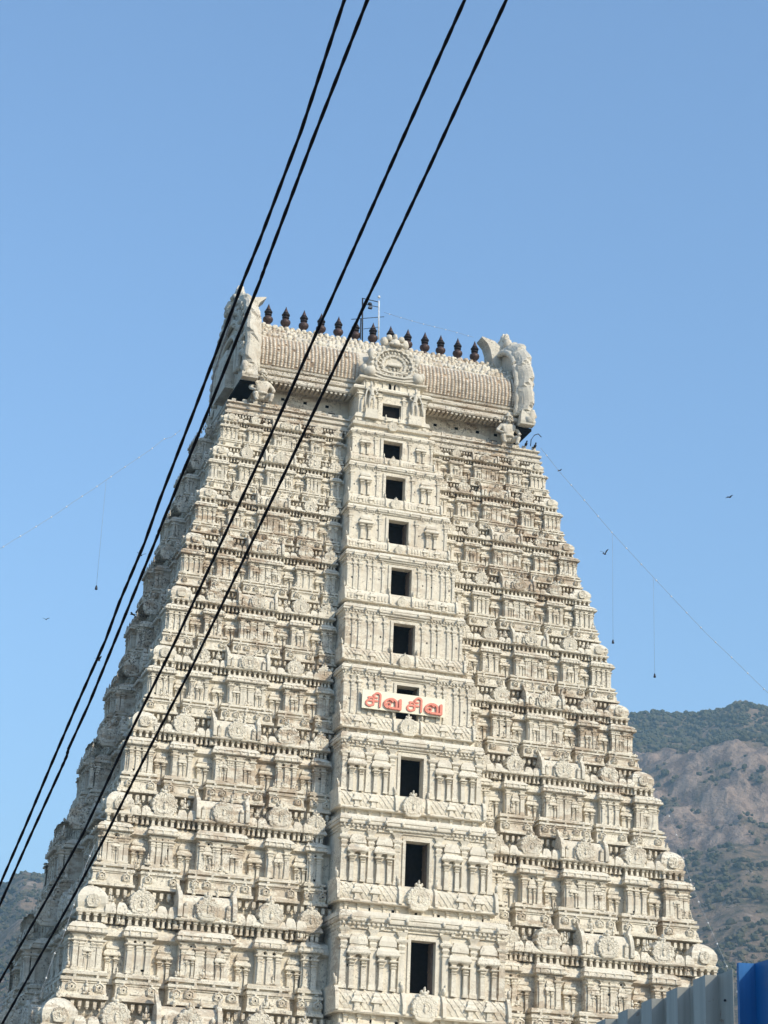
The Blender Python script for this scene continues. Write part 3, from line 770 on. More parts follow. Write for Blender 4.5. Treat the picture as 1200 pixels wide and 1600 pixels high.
# big horseshoe gable ends of the roof, with lion-mask heads and inward curling horns
def gable_end(sg):
    m = M(); m.T = (lambda a, o, z: (sg*o, YC+a, z))   # a along the depth, o outward
    HW = E0+.42; zb = zr-.35
    def arch(grow, n=28):
        pts = []
        for i in range(n+1):
            th = -pi*.04+(pi*1.08)*i/n; c, s_ = math.cos(th), math.sin(th)
            y = (HW+grow)*(abs(c)**.75)*(1 if c >= 0 else -1)*(1+.10*math.sin(max(0, th if th < pi/2 else pi-th)*2))
            z = zb+1.0+(59.6+grow-zb-1.0)*max(s_, -.12)**1 if s_ >= 0 else zb+1.0+s_*2.0
            pts.append((y, z))
        return pts
    out = arch(.0); n0 = len(out)
    def plate(pts, o0, o1, base=True):
        p = list(pts); n = len(p); vs = [(y, o0, z) for y, z in p]+[(y, o1, z) for y, z in p]
        m.add(vs, [tuple(range(n)), tuple(range(2*n-1, n-1, -1))]+[(i, (i+1) % n, n+(i+1) % n, n+i) for i in range(n)])
    foot = [(-HW-.25, zb), (HW+.25, zb)]
    plate(arch(0)+foot, 8.55, 9.15)
    # hood: a smooth collar of overlapping flutes round the rim
    cz = zb+2.2; K = 132; secs = [(8.32, -.42), (8.42, -.16), (8.62, .04), (8.85, .16), (9.08, .20), (9.24, .08), (9.30, -.16), (9.18, -.55)]
    vs = []
    for q, (o_, g) in enumerate(secs):
        A1 = arch(g, K)
        for i, (y, z) in enumerate(A1):
            f = 1+.034*((i*11/K+q*.13) % 1.0)*(1 if 1 < q < 6 else .35)
            vs.append((y*f, o_+.05*math.sin(2*pi*i*11/K), cz+(z-cz)*f))
    n = K+1; fs = [(q*n+i, q*n+i+1, (q+1)*n+i+1, (q+1)*n+i) for q in range(len(secs)-1) for i in range(K)]
    m.add(vs, fs, None, False)
    m.add([vs[q*n] for q in range(len(secs))]+[vs[q*n+K] for q in range(len(secs))], [tuple(range(len(secs))), tuple(range(2*len(secs)-1, len(secs)-1, -1))])
    # rope-like garland band on the inward side
    G = arch(-.42, 60); m.tube([(y, 8.38, z) for y, z in G], [.20+.035*math.sin(i*2.1) for i in range(61)], 8)
    for i in range(1, 60, 2):
        y, z = G[i]; m.blob(y, 8.30, z, .13, .14, .15, 6)
    # crockets on the outer face of the rim
    for i in range(2, 27):
        y, z = arch(-.25)[i]; m.blob(y, 9.34, z, .2, .10, .2, 6)
    for rr in (.70, .52):
        ring = [(y*rr, cz-.6+(z-cz+.6)*rr) for y, z in arch(0)]
        m.tube([(y, 9.3, z) for y, z in ring], .16, 6)
    # outward foliage on the plate
    rn = random.Random(5)
    for i in range(60):
        t = rn.uniform(.05*pi, .95*pi); q = rn.uniform(.75, .98); y = (HW)*q*math.cos(t); z = zb+1.0+(59.3-zb-1.0)*q*math.sin(t)
        m.blob(y, 9.3, z, rn.uniform(.12, .26), .22, rn.uniform(.15, .36), 5)
    m.loft([(-1.4, 1.4, 9.1, 9.7, zb+.5), (-1.3, 1.3, 9.1, 9.7, zb+2.6), (-.8, .8, 9.1, 9.6, zb+3.3)], back=True)
    # feet curling outward at both lower corners
    for e in (-1, 1):
        m.loft([(e*HW-.25, e*HW+.25, 8.4, 9.35, zb), (e*HW-.30, e*HW+.30, 8.4, 9.4, zb+.2), (e*HW-.22, e*HW+.22, 8.45, 9.3, zb+.6), (e*HW-.1, e*HW+.1, 8.6, 9.1, zb+1.2)], back=True)
        m.tube([(e*(HW+.05), 8.8, zb+.3), (e*(HW+.12), 9.12, zb+.32), (e*(HW+.12), 9.26, zb+.62), (e*(HW+.1), 9.2, zb+1.0), (e*(HW+.05), 9.08, zb+1.15)], [.30, .30, .26, .18, .06], 10)
    # lion mask at the apex: muzzle, eyes, ears, flaming mane
    zt = 59.55
    m.blob(0, 8.95, zt+.25, .85, .5, .8, 12); m.blob(0, 9.4, zt-.15, .5, .36, .38, 10); m.blob(0, 9.45, zt-.55, .55, .26, .2, 10)
    for e in (-1, 1):
        m.blob(e*.36, 9.34, zt+.36, .20, .20, .20, 8); m.blob(e*.30, 9.6, zt-.45, .10, .12, .28, 6)
        m.blob(e*.82, 8.9, zt+.40, .30, .32, .42, 8); m.blob(e*.55, 8.9, zt+.9, .18, .24, .45, 8)
        m.tube([(e*.5, 9.3, zt+.5), (e*1.0, 9.35, zt+.25), (e*1.2, 9.3, zt-.3)], [.16, .14, .06], 6)
    for q in range(5): m.blob((q-2)*.2, 8.9, zt+1.0-.08*abs(q-2), .13, .26, .5-.08*abs(q-2), 8)
    m.loft([(-.28, .28, 8.7, 9.2, zt+.8), (-.17, .17, 8.75, 9.1, zt+1.2), (-.04, .04, 8.85, 8.98, zt+1.55)], back=True)
    # the horn: a broad crescent rising from the ridge and hooking inward
    hp = [(8.35, 57.9), (7.98, 58.5), (7.86, 59.05), (7.80, 59.5), (7.62, 59.95), (7.22, 60.35)]
    hq = [(9.0, 57.9), (8.9, 58.6), (8.80, 59.2), (8.58, 59.75), (8.10, 60.2), (7.25, 60.42)]
    vs = []; wd = [.75, .72, .66, .60, .55, .48]
    for (o1, z1), (o2, z2), d in zip(hp, hq, wd): vs += [(-d, o1, z1), (d, o1, z1), (d, o2, z2), (-d, o2, z2)]
    fs = []
    for i in range(5):
        b = 4*i
        for q in range(4): fs.append((b+q, b+(q+1) % 4, b+4+(q+1) % 4, b+4+q))
    fs += [(0, 1, 2, 3), (20, 21, 22, 23)]
    m.add(vs, fs)
    # soffit below the plate, its shade painted near-black
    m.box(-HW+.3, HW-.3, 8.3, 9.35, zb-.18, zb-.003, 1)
    g = m.build('gable_end', ['stone', 'hole'], tower, .003)
    return g
for sg in (-1, 1): gable_end(sg)

# front porch of the neck: doorway with guardian statues and a great arch above
m = M(); m.T = front_T
oc = O0+.75; zb = Z0+.95
hw = .60
for sg in (-1, 1):
    m.T = front_T if sg > 0 else mirror_T
    m.box(hw+.16, 2.15, ng-.2, oc, zb, 53.2)
    pilaster(m, 2.0, oc, zb, 53.15, .28); pilaster(m, .78, oc, zb, 53.15, .2)
    m.box(1.0, 1.75, oc-.1, oc+.45, zb, zb+.32); m.box(.95, 1.8, oc-.1, oc+.5, zb-.3, zb)
m.T = front_T
m.box(-hw-.16, hw+.16, ng-.2, oc+.003, 52.62, 53.2)
m.loft([(-2.45, 2.45, ng-.4, oc+.32, 50.2), (-2.45, 2.45, ng-.4, oc+.32, 50.5), (-2.35, 2.35, ng-.4, oc+.16, 50.55), (-2.35, 2.35, ng-.4, oc+.16, 50.8), (-2.5, 2.5, ng-.4, oc+.36, 50.84), (-2.5, 2.5, ng-.4, oc+.4, 51.0), (-2.35, 2.35, ng-.4, oc+.2, 51.1), (-2.35, 2.35, ng-.4, oc+.2, zb-.3), (-2.4, 2.4, ng-.4, oc+.3, zb-.25), (-2.3, 2.3, ng-.4, oc+.26, zb)])
for j in range(9): m.box(-2.3+4.6*(j+.5)/9-.12, -2.3+4.6*(j+.5)/9+.12, oc-.1, oc+.27, 51.12, zb-.32)
m.loft([(-2.25-e, 2.25+e, ng-.6, oc+e, z) for z, e in ((53.2, .05), (53.26, .26), (53.36, .28), (53.48, .16), (53.54, .05))])
m.loft([(-1.8, 1.8, ng-.8, oc-.05, 53.54), (-1.8, 1.8, ng-.8, oc-.05, 53.98)])
for j in range(7): pilaster(m, -1.6+3.2*j/6, oc-.05, 53.54, 53.98, .16)
m.box(-.20, .20, oc-.3, oc+.012, 53.52, 53.94, 1)
m.loft([(-1.95-e, 1.95+e, ng-.9, oc+e, z) for z, e in ((53.98, 0), (54.03, .2), (54.13, .22), (54.24, .05))])
for sg in (-1, 1):
    m.box(min(sg*hw, sg*(hw+.16)), max(sg*hw, sg*(hw+.16)), oc-.3, oc+.07, zb, 52.62)
m.box(-hw, hw, oc-.3, oc+.06, 52.58, 52.66)
m.box(-hw-.12, -hw-.02, ng-2, oc-.5, zb-.1, 52.9, 2); m.box(hw+.02, hw+.12, ng-2, oc-.5, zb-.1, 52.9, 2); m.box(-hw-.14, hw+.14, oc-.60, oc-.305, zb-.1, 53.0, 1); m.box(-hw, hw, ng-.9, oc-.5, zb-.1, zb, 2)  # near-black panel close behind the jambs stands in for interior shade
r = .42
nasi_r(m, 0, zb-.62, oc+.42, .30, .3, 7)
for s_ in (-1, 1): finial(m, s_*.42, oc+.3, zb-.35, .5, .1)
porch = m.build('porch', ['plaster', 'hole', 'inside'], tower, .01)
# great arch
m = M(); m.T = front_T
zc = 55.12; r = 1.46; o = oc+.10
ol = [(x*r*1.05, y*r*.92) for x, y in horseshoe(15, .07, 1.75, -.62)]
m.disc(0, zc, [(1.0, o-1.9), (1.0, o), (.95, o+.15), (.84, o+.12), (.80, o+.22), (.72, o+.22), (.68, o+.05), (.56, o+.02), (.52, o+.14), (.42, o+.12), (.38, o+.02)], outline=ol)
for i in range(15):
    t = R(-20+220*i/14); m.blob(math.cos(t)*r*.98, o+.08, zc+math.sin(t)*r*.86, .15, .14, .15, 6)
    t = R(-10+200*i/14+random.uniform(-5, 5)); m.blob(math.cos(t)*r*random.uniform(.58, .70), o+.08, zc+math.sin(t)*r*random.uniform(.52, .62), random.uniform(.06, .13), .09, random.uniform(.07, .15), 6)
for s_ in (-1, 1):
    m.blob(s_*1.5, o, zc-.62, .42, .4, .38, 8); m.blob(s_*1.85, o-.1, zc-.42, .22, .3, .3, 7); m.blob(s_*1.45, o+.05, zc+.55, .25, .2, .42, 6)
    m.blob(s_*.40, o+.1, zc+r*.94+.42, .22, .22, .22, 8); m.blob(s_*.3, o+.3, zc+r*.94-.05, .24, .18, .1, 6); m.blob(s_*.66, o, zc+r*.94+.15, .28, .25, .36, 6)
m.blob(0, o+.05, zc+r*.94+.08, .42, .3, .34, 8); m.blob(0, o+.1, zc+r*.94+.5, .16, .18, .26, 6); m.blob(0, o+.35, zc+r*.94-.05, .3, .2, .14, 6)
for q in (-.52, 0, .52): idol(m, q, o+.06, zc-.86, .78 if q == 0 else .55)
for q in (-.27, .27): pilaster(m, q, o+.02, zc-.88, zc-.12, .12)
m.loft([(-.42, .42, o-.2, o+.24, zc-.12), (-.46, .46, o-.2, o+.27, zc-.06), (-.2, .2, o-.2, o+.12, zc+.16)])
m.box(-.5, .5, o-.3, o-.1, zc-.8, zc-.1, 0)
m.loft([(-1.3, 1.3, -YC, o-.6, zc-1.0), (-1.5, 1.5, -YC, o-.6, zc), (-1.2, 1.2, -YC, o-.7, zc+.9), (-.5, .5, -YC, o-.8, zc+1.4)])
m.build('roof_arch', ['stone', 'hole'], porch, .015)

# ------------------------------------------------------------------ statues (grown as one skin from a skeleton)
def figure(name, joints, edges, parent, extra=None, mats=('stone',)):
    me = bpy.data.meshes.new(name); names = list(joints)
    me.from_pydata([joints[n][:3] for n in names], [(names.index(a), names.index(b)) for a, b in edges], [])
    o = bpy.data.objects.new(name, me); COL.objects.link(o)
    sk = o.modifiers.new('skin', 'SKIN'); sk.use_smooth_shade = True
    for i, n in enumerate(names):
        rr = joints[n][3]; me.skin_vertices[0].data[i].radius = (rr, joints[n][4] if len(joints[n]) > 4 else rr)
    me.skin_vertices[0].data[0].use_root = True
    ss = o.modifiers.new('sub', 'SUBSURF'); ss.levels = 1; ss.render_levels = 1
    dg = bpy.context.evaluated_depsgraph_get(); dg.update()
    bm = bmesh.new(); bm.from_mesh(o.evaluated_get(dg).to_mesh())
    if extra:
        e = M(); e.T = lambda a, o_, z: (a, o_, z); extra(e)
        vs = [bm.verts.new(v) for v in e.v]
        for f in e.f: 
            try: bm.faces.new([vs[i] for i in f]).smooth = True
            except ValueError: pass
    me2 = bpy.data.meshes.new(name); bm.to_mesh(me2); bm.free()
    bpy.data.objects.remove(o)
    for k in mats: me2.materials.append(MAT[k])
    ob = bpy.data.objects.new(name, me2); COL.objects.link(ob); attach(ob, parent)
    return ob
def squatting(cx, y, z, H, flip):
    h = H; f = flip
    J = {}
    def j(n, x, yy, zz, r, r2=None): J[n] = (cx+f*x*h*.82, y-yy*h, z+zz*h, r*h*.8) + ((r2*h,) if r2 else ())
    j('pelvis', 0, .0, .22, .15); j('belly', 0, .05, .36, .165); j('chest', 0, .05, .52, .16); j('neck', 0, .06, .64, .075); j('head', 0, .08, .74, .105); j('crown', 0, .07, .86, .085); j('knot', 0, .05, .97, .05)
    for s, t in ((-1, 'a'), (1, 'b')):
        j('hip'+t, s*.13, .05, .2, .105); j('knee'+t, s*.27, .28, .24, .085); j('ankle'+t, s*.2, .24, .05, .055); j('toe'+t, s*.21, .37, .03, .05)
        j('sh'+t, s*.22, .05, .57, .085); j('el'+t, s*.37, .06, .42, .062); j('wr'+t, s*.28, .24, .31, .045); j('hd'+t, s*.26, .29, .29, .05)
    E = [('pelvis', 'belly'), ('belly', 'chest'), ('chest', 'neck'), ('neck', 'head'), ('head', 'crown'), ('crown', 'knot')]
    for t in 'ab': E += [('pelvis', 'hip'+t), ('hip'+t, 'knee'+t), ('knee'+t, 'ankle'+t), ('ankle'+t, 'toe'+t), ('chest', 'sh'+t), ('sh'+t, 'el'+t), ('el'+t, 'wr'+t), ('wr'+t, 'hd'+t)]
    def ex(e):
        hx, hy, hz = cx, y-.18*h, z+.74*h
        for s in (-1, 1):
            e.blob(hx+s*.045*h, hy, hz+.03*h, .028*h, .02*h, .02*h, 6)                       # eyes
            e.blob(hx+s*.05*h, hy-.005*h, hz-.045*h, .06*h, .03*h, .018*h, 6)                 # moustache
            e.blob(hx+s*.105*h, hy+.09*h, hz, .025*h, .03*h, .05*h, 6)                        # ears
            for q in range(4): e.blob(cx+s*f*.213*h+(q-1.5)*.02*h, y-.335*h, z+(.27+.004*q)*h, .012*h, .03*h, .014*h, 5)   # fingers over the knee
        e.blob(hx, hy-.012*h, hz-.01*h, .025*h, .035*h, .035*h, 6); e.blob(hx, hy, hz-.078*h, .035*h, .02*h, .012*h, 5)
        e.lathe(cx, y-.07*h, [(.10*h, z+.80*h), (.118*h, z+.815*h), (.118*h, z+.84*h), (.095*h, z+.85*h)], 10)
        e.lathe(cx, y-.03*h, [(.16*h, z+.26*h), (.185*h, z+.28*h), (.18*h, z+.31*h), (.15*h, z+.32*h)], 12)
    return figure('squatting_statue', J, E, tower, ex)
squatting(-7.95, -O0+.12, Z0+.8, 2.5, 1)
squatting(7.85, -O0+.12, Z0+.75, 2.45, -1)
for sx in (-1, 1):     # plinth-like shadow backing slab behind each squatting statue
    pass
def guardian(cx, y, z, H, f):
    J = {}; h = H
    def j(n, x, yy, zz, r): J[n] = (cx+f*x*h, y-yy*h, z+zz*h, r*h)
    j('pelvis', .02, 0, .50, .075); j('waist', 0, .01, .60, .062); j('chest', -.015, .01, .73, .085); j('neck', -.02, .01, .83, .035); j('head', -.025, .02, .89, .055); j('crown', -.025, .01, .98, .045); j('tip', -.025, .01, 1.06, .02)
    for s, t in ((-1, 'a'), (1, 'b')):
        j('hip'+t, s*.07+.02, 0, .46, .065); j('kn'+t, s*.085, .03, .26, .045); j('an'+t, s*.075, .0, .05, .03); j('to'+t, s*.1, .07, .02, .028)
        j('sh'+t, s*.125-.015, 0, .78, .045); j('el'+t, s*.20, .02, .64, .033); j('wr'+t, s*(.13 if s > 0 else .22), .08, .56 if s > 0 else .52, .025); j('hd'+t, s*(.11 if s > 0 else .24), .09, .585 if s > 0 else .47, .026)
        j('eu'+t, s*.22, -.01, .74, .03); j('hu'+t, s*.23, .02, .88, .024)
    E = [('pelvis', 'waist'), ('waist', 'chest'), ('chest', 'neck'), ('neck', 'head'), ('head', 'crown'), ('crown', 'tip')]
    for t in 'ab': E += [('pelvis', 'hip'+t), ('hip'+t, 'kn'+t), ('kn'+t, 'an'+t), ('an'+t, 'to'+t), ('chest', 'sh'+t), ('sh'+t, 'el'+t), ('el'+t, 'wr'+t), ('wr'+t, 'hd'+t), ('sh'+t, 'eu'+t), ('eu'+t, 'hu'+t)]
    def ex(e):
        for s in (-1, 1): e.blob(cx+f*-.025*h+s*.022*h, y-.07*h, z+.9*h, .012*h, .01*h, .01*h, 5)
        e.blob(cx-f*.025*h, y-.075*h, z+.88*h, .012*h, .018*h, .02*h, 5)
        e.lathe(cx+f*.02*h, y, [(.08*h, z+.50*h), (.10*h, z+.52*h), (.085*h, z+.56*h)], 8)
        e.tube([(cx-f*.24*h, y-.1*h, z+.5*h), (cx-f*.27*h, y-.08*h, z+.02*h)], [.022*h, .045*h], 6)
    return figure('guardian_statue', J, E, porch, ex)
guardian(-1.38, -oc-.28, zb+.32, 1.75, 1)
guardian(1.38, -oc-.28, zb+.32, 1.75, -1)

# ------------------------------------------------------------------ signboard across the storey with the red letters
SP = [at_y(567, 1078, -1.55), at_y(695, 1092, -1.55)]
oS = -1.12
SY = -oS
pL = at_y(566.5, 1078, SY); pR = at_y(695.5, 1091.5, SY); pB = at_y(566, 1107, SY)
bw = pR.x-pL.x; bh = pL.z-pB.z; zt = (pL.z+pR.z)/2; x0 = pL.x
sign = empty('signboard', (x0+bw/2, SY, zt-bh), 'cream board with raised salmon Tamil letters fixed across a tower doorway', 'sign')
m = M(); m.T = lambda a, o, z: (a, o, z)
m.box(x0, x0+bw, SY, SY+.08, zt-bh, zt); m.build('board', ['board'], sign)
m = M(); m.T = lambda a, o, z: (a, o, z)
for q in (.1, .9):
    for zz in (zt-bh*.2, zt-bh*.8): m.box(x0+bw*q-.03, x0+bw*q+.03, SY+.08, SY+.45, zz-.03, zz+.03)
m.build('bracket', ['iron'], sign)
U_ = bw/965.0; V_ = bh/236.0
def strokes(paths, dx):
    global lay
    mm = M(); mm.T = lambda a, o, z: (a, o, z); n = 0
    for pts, th in paths:
        P = [Vector((x0+(x-130+dx)*U_, zt-(y-120-.114*(x-130))*V_)) for x, y in pts]
        r_ = th*.46*U_
        for i in range(len(P)-1):
            a, b = P[i], P[i+1]; d = (b-a); 
            if d.length < 1e-6: continue
            d.normalize(); nn = Vector((-d.y, d.x))*r_; front = SY-.05-.0011*n; n += 1
            ends = []
            q = []
            a0 = math.atan2(nn.y, nn.x)
            for s in range(5): t_ = a0+pi*s/4; q.append((a.x+r_*math.cos(t_), a.y+r_*math.sin(t_)))
            for s in range(5): t_ = a0+pi+pi*s/4; q.append((b.x+r_*math.cos(t_), b.y+r_*math.sin(t_)))
            k_ = len(q)
            mm.add([(x, SY+.002, z) for x, z in q]+[(x, front, z) for x, z in q], [tuple(range(k_, 2*k_))]+[(i_, (i_+1) % k_, k_+(i_+1) % k_, k_+i_) for i_ in range(k_)])
    return mm.build('lettering', ['letter'], sign)
def arcp(cx, cy, rx, ry, t0, t1, n=12): return [(cx+rx*math.cos(R(t0+(t1-t0)*i/n)), cy-ry*math.sin(R(t0+(t1-t0)*i/n))) for i in range(n+1)]
CH = [([(203, 222), (262, 229)], 24), ([(208, 222), (208, 262)], 22), ([(258, 200), (258, 318)], 26), ([(205, 262), (305, 274)], 22), ([(262, 225), (300, 232)], 20),
      (arcp(218, 292, 42, 38, 110, 360, 14)+[(258, 290)], 24),
      (arcp(301, 208, 36, 36, 200, 0, 12)+[(334, 345)], 24)]
VA = [(arcp(432, 316, 22, 24, 20, -340, 14), 17), (arcp(436, 302, 50, 54, -100, -330, 14), 22), (arcp(456, 300, 66, 56, 160, 0, 14)+[(522, 350)], 25), ([(440, 356), (500, 366), (570, 374)], 24), ([(566, 262), (566, 374)], 34)]
def word(dx, dy_slope=0): return strokes(CH+VA, dx)
word(0); word(478)

# ------------------------------------------------------------------ mast on the ridge
mast = empty('roof_mast', (.0, YC, 59), 'thin frame of two poles with a pale ball tip, rising from the tower ridge', 'mast')
m = M(); m.T = lambda a, o, z: (a, o, z)
P = lambda x, y: at_y(x, y, YC-.25)
m.tube([P(566, 535), P(566.5, 466)], .05, 6); m.tube([P(566, 466), P(592, 472)], .03, 5); m.tube([P(573, 476), P(592, 480)], .025, 5)
m.tube([P(549, 499), P(600, 495)], .025, 5); m.tube([P(568, 514), P(592, 511)], .02, 5); m.tube([P(563, 530), P(564, 498)], .045, 5)
m.build('frame', ['iron'], mast)
m = M(); m.T = lambda a, o, z: (a, o, z)
m.tube([P(591.5, 530), P(592, 470)], .045, 6); q = P(592, 464); m.blob(q.x, q.y, q.z, .10, .10, .10, 8); m.build('pole', ['whitepaint'], mast)
m = M(); m.T = lambda a, o, z: (a, o, z)
q = P(578, 475); m.blob(q.x, q.y, q.z, .16, .12, .12, 8); q = P(578.5, 480); m.box(q.x-.12, q.x+.12, q.y-.1, q.y+.1, q.z-.1, q.z+.03); m.build('lamp', ['iron'], mast)

# iron arcs carrying lamps along the gables and the corner
def rod(name, pts, r, label, cat='rod'):
    m = M(); m.T = lambda a, o, z: (a, o, z); m.tube(pts, r, 5); return tag(m.build(name, ['iron'], None, 0, True), label, cat)
X9 = 9.6
def at_x(x, y, X):
    d = ray(x, y); return CAM+d*((X-CAM.x)/d.x)
gy = YC-1.5
rod('iron_rod', [at_y(x, y, 9.0) for x, y in ((790, 548), (796, 557), (806, 566), (815, 578), (822, 592), (827, 608), (830, 622))], .035, 'curved dark iron rod hugging the outer edge of the right roof gable')
rod('iron_rod', [at_y(x, y, 7.0) for x, y in ((374, 455), (362, 495), (352, 530), (342, 560), (333, 590), (329, 625), (327, 650))], .035, 'curved dark iron rod running down the outer edge of the left roof gable')
rod('iron_rod', [at_y(x, y, 7.6) for x, y in ((829, 697), (830, 687), (835, 680), (841, 678), (846, 683))], .03, 'small hooked iron rod on the right corner of the top cornice')

# ------------------------------------------------------------------ black cables crossing in front
def cable(pts, label):
    def dist(y): return 1/((1-y/1600)/9.6+(y/1600)/14.6)
    first, second = pts[0], pts[1]; last, prev = pts[-1], pts[-2]
    ext0 = (first[0]+(first[0]-second[0])*2.4, first[1]+(first[1]-second[1])*2.4)
    s = 500/max(1, math.hypot(last[0]-prev[0], last[1]-prev[1])); ext1 = (last[0]+(last[0]-prev[0])*s, last[1]+(last[1]-prev[1])*s)
    P = [ext0]+list(pts)+[ext1]; W = []
    for i in range(len(P)-1):
        for q in range(4):
            t_ = q/4; x = P[i][0]*(1-t_)+P[i+1][0]*t_; y = P[i][1]*(1-t_)+P[i+1][1]*t_; W.append(at_dist(x, y, dist(y)))
    W.append(at_dist(*P[-1], dist(P[-1][1])))
    m = M(); m.T = lambda a, o, z: (a, o, z)
    # two insulated strands twisted round each other
    L = 0; A = []; Bp = []
    fine = []
    for i in range(len(W)-1):
        n = max(1, int((W[i+1]-W[i]).length/.06))
        fine += [W[i].lerp(W[i+1], q/n) for q in range(n)]
    fine.append(W[-1])
    for i, p in enumerate(fine):
        d = (fine[min(i+1, len(fine)-1)]-fine[max(i-1, 0)]).normalized(); a = d.cross(Vector((0, 0, 1))).normalized(); b = d.cross(a)
        t_ = i*1.3; off = (a*math.cos(t_)+b*math.sin(t_))*.0024; A.append(p+off); Bp.append(p-off)
    m.tube(A, .0078, 6); m.tube(Bp, .0078, 6)
    return tag(m.build('power_cable', ['cable'], None, 0, True), label, 'cable', 'black cables crossing the sky and the tower')
cable([(538, 0), (470, 206), (404, 380), (379.5, 440), (304, 640), (250, 780), (226, 848), (204, 900), (187, 940), (165, 1000), (122, 1097), (82, 1190), (40, 1290), (0, 1382)],
      'black twisted cable farthest to the left, clear of the tower front')
cable([(574, 0), (488, 220), (416, 412), (406, 440), (326, 640), (250, 826), (245, 840), (180, 1000), (139, 1100), (107, 1170), (104, 1182), (96, 1200), (48, 1305), (5, 1402)],
      'black twisted cable second from the left, grazing the left roof gable')
cable([(726, 0), (668, 130), (610, 260), (530, 440), (441, 640), (397, 737), (304, 937), (275, 1000), (200, 1152), (130, 1302), (77, 1398), (0, 1533)],
      'black twisted cable crossing the left half of the barrel roof')
cable([(791, 0), (731, 130), (671.5, 260), (587, 440), (492, 640), (446, 737), (350, 938), (300, 1042), (230, 1176), (167, 1302), (117, 1397), (5, 1597)],
      'black twisted cable farthest to the right, passing just left of the roof arch')

# ------------------------------------------------------------------ strings of lights and hanging lamps
def string(name, pts, r, bulbs, label, mat='thread', group=None, br=.09):
    e = empty(name, pts[0], label, 'string light', group)
    m = M(); m.T = lambda a, o, z: (a, o, z); m.tube(pts, r, 4); m.build('wire', [mat], e)
    for p in bulbs:
        b = M(); b.T = lambda a, o, z: (a, o, z)
        b.lathe(p.x, p.y, [(br*.3, p.z+br*1.1), (br*.35, p.z+br*.6), (br, p.z+br*.1), (br*.9, p.z-br*.6), (br*.2, p.z-br*1.1)], 7)
        b.build('bulb', ['bulb'], e, 0, True)
    return e
def along(pts, n):
    L = [0]
    for a, b in zip(pts, pts[1:]): L.append(L[-1]+(b-a).length)
    out = []
    for i in range(n):
        d = L[-1]*(i+.5)/n
        for j in range(len(pts)-1):
            if L[j] <= d <= L[j+1]: out.append(pts[j].lerp(pts[j+1], (d-L[j])/max(1e-6, L[j+1]-L[j]))); break
    return out
def pln(px, y0, y1): return [at_y(x, y, y0+(y1-y0)*i/(len(px)-1)) for i, (x, y) in enumerate(px)]
s1 = pln([(845, 700), (875, 738), (905, 772), (957, 833), (1021, 902), (1082, 967), (1106, 992), (1146, 1030), (1190, 1073), (1260, 1140)], 7.0, 0)
string('string_light', s1, .010, along(s1, 18), 'thin wire of small bulbs sloping across the sky right of the tower', 'thread', None, .05)
s2 = pln([(1040, 1262), (1054, 1295), (1073, 1360), (1092, 1410), (1112, 1455), (1130, 1496), (1160, 1570)], 1.0, -6)
string('string_light', s2, .014, along(s2, 9), 'wire of white bulbs hanging down beside the lower right corner of the tower', 'thread', None, .05)
s3 = pln([(282, 672), (268, 683), (256, 686), (236, 702), (214, 717), (190, 733), (166, 750), (143, 766), (115, 784), (88, 803), (64, 818), (40, 833), (18, 846), (-40, 884)], 8, 0)
string('string_light', s3, .009, along(s3, 14), 'faint wire of small bulbs sloping across the sky left of the tower', 'thread', None, .045)
s4 = pln([(165, 1440), (140, 1488), (110, 1512), (88, 1510), (75, 1545), (64, 1552)], -1.8, -3.4)
s4 = pln([(148, 1320), (134, 1352), (120, 1400), (96, 1470), (86, 1488), (76, 1515), (66, 1548)], -2.2, -3.6)
string('string_light', s4, .014, along(s4, 6), 'wire of white bulbs hanging by the shaded lower left edge of the tower', 'thread', None, .05)
s5 = pln([(600, 488), (625, 496), (660, 506), (705, 517), (740, 527)], YC-.5, YC-.5)
string('string_light', s5, .010, along(s5, 8), 'faint wire of tiny bulbs strung above the finials on the right half of the roof', 'thread', None, .04)
def drop(px0, px1, Y, label):
    a, b = at_y(*px0, Y), at_y(*px1, Y); b = Vector((a.x, a.y, b.z))
    e = empty('hanging_lamp', a, label, 'hanging lamp', 'lamps hanging on long leads')
    m = M(); m.T = lambda p, o, z: (p, o, z); m.tube([a, b], .007, 4); m.build('lead', ['thread'], e)
    m = M(); m.T = lambda p, o, z: (p, o, z); m.lathe(b.x, b.y, [(.02, b.z+.02), (.05, b.z-.04), (.075, b.z-.16), (.08, b.z-.22), (.02, b.z-.25)], 8); m.build('lamp_head', ['iron'], e, 0, True)
drop((957, 833), (960, 1000), 4.9, 'dark lamp on a long lead, nearest the right edge of the tower')
drop((1021, 902), (1025, 1053), 4.0, 'dark lamp on a long lead, out in the sky to the right')
drop((166, 750), (150, 915), 4.3, 'dark lamp on a long lead in the sky left of the tower')

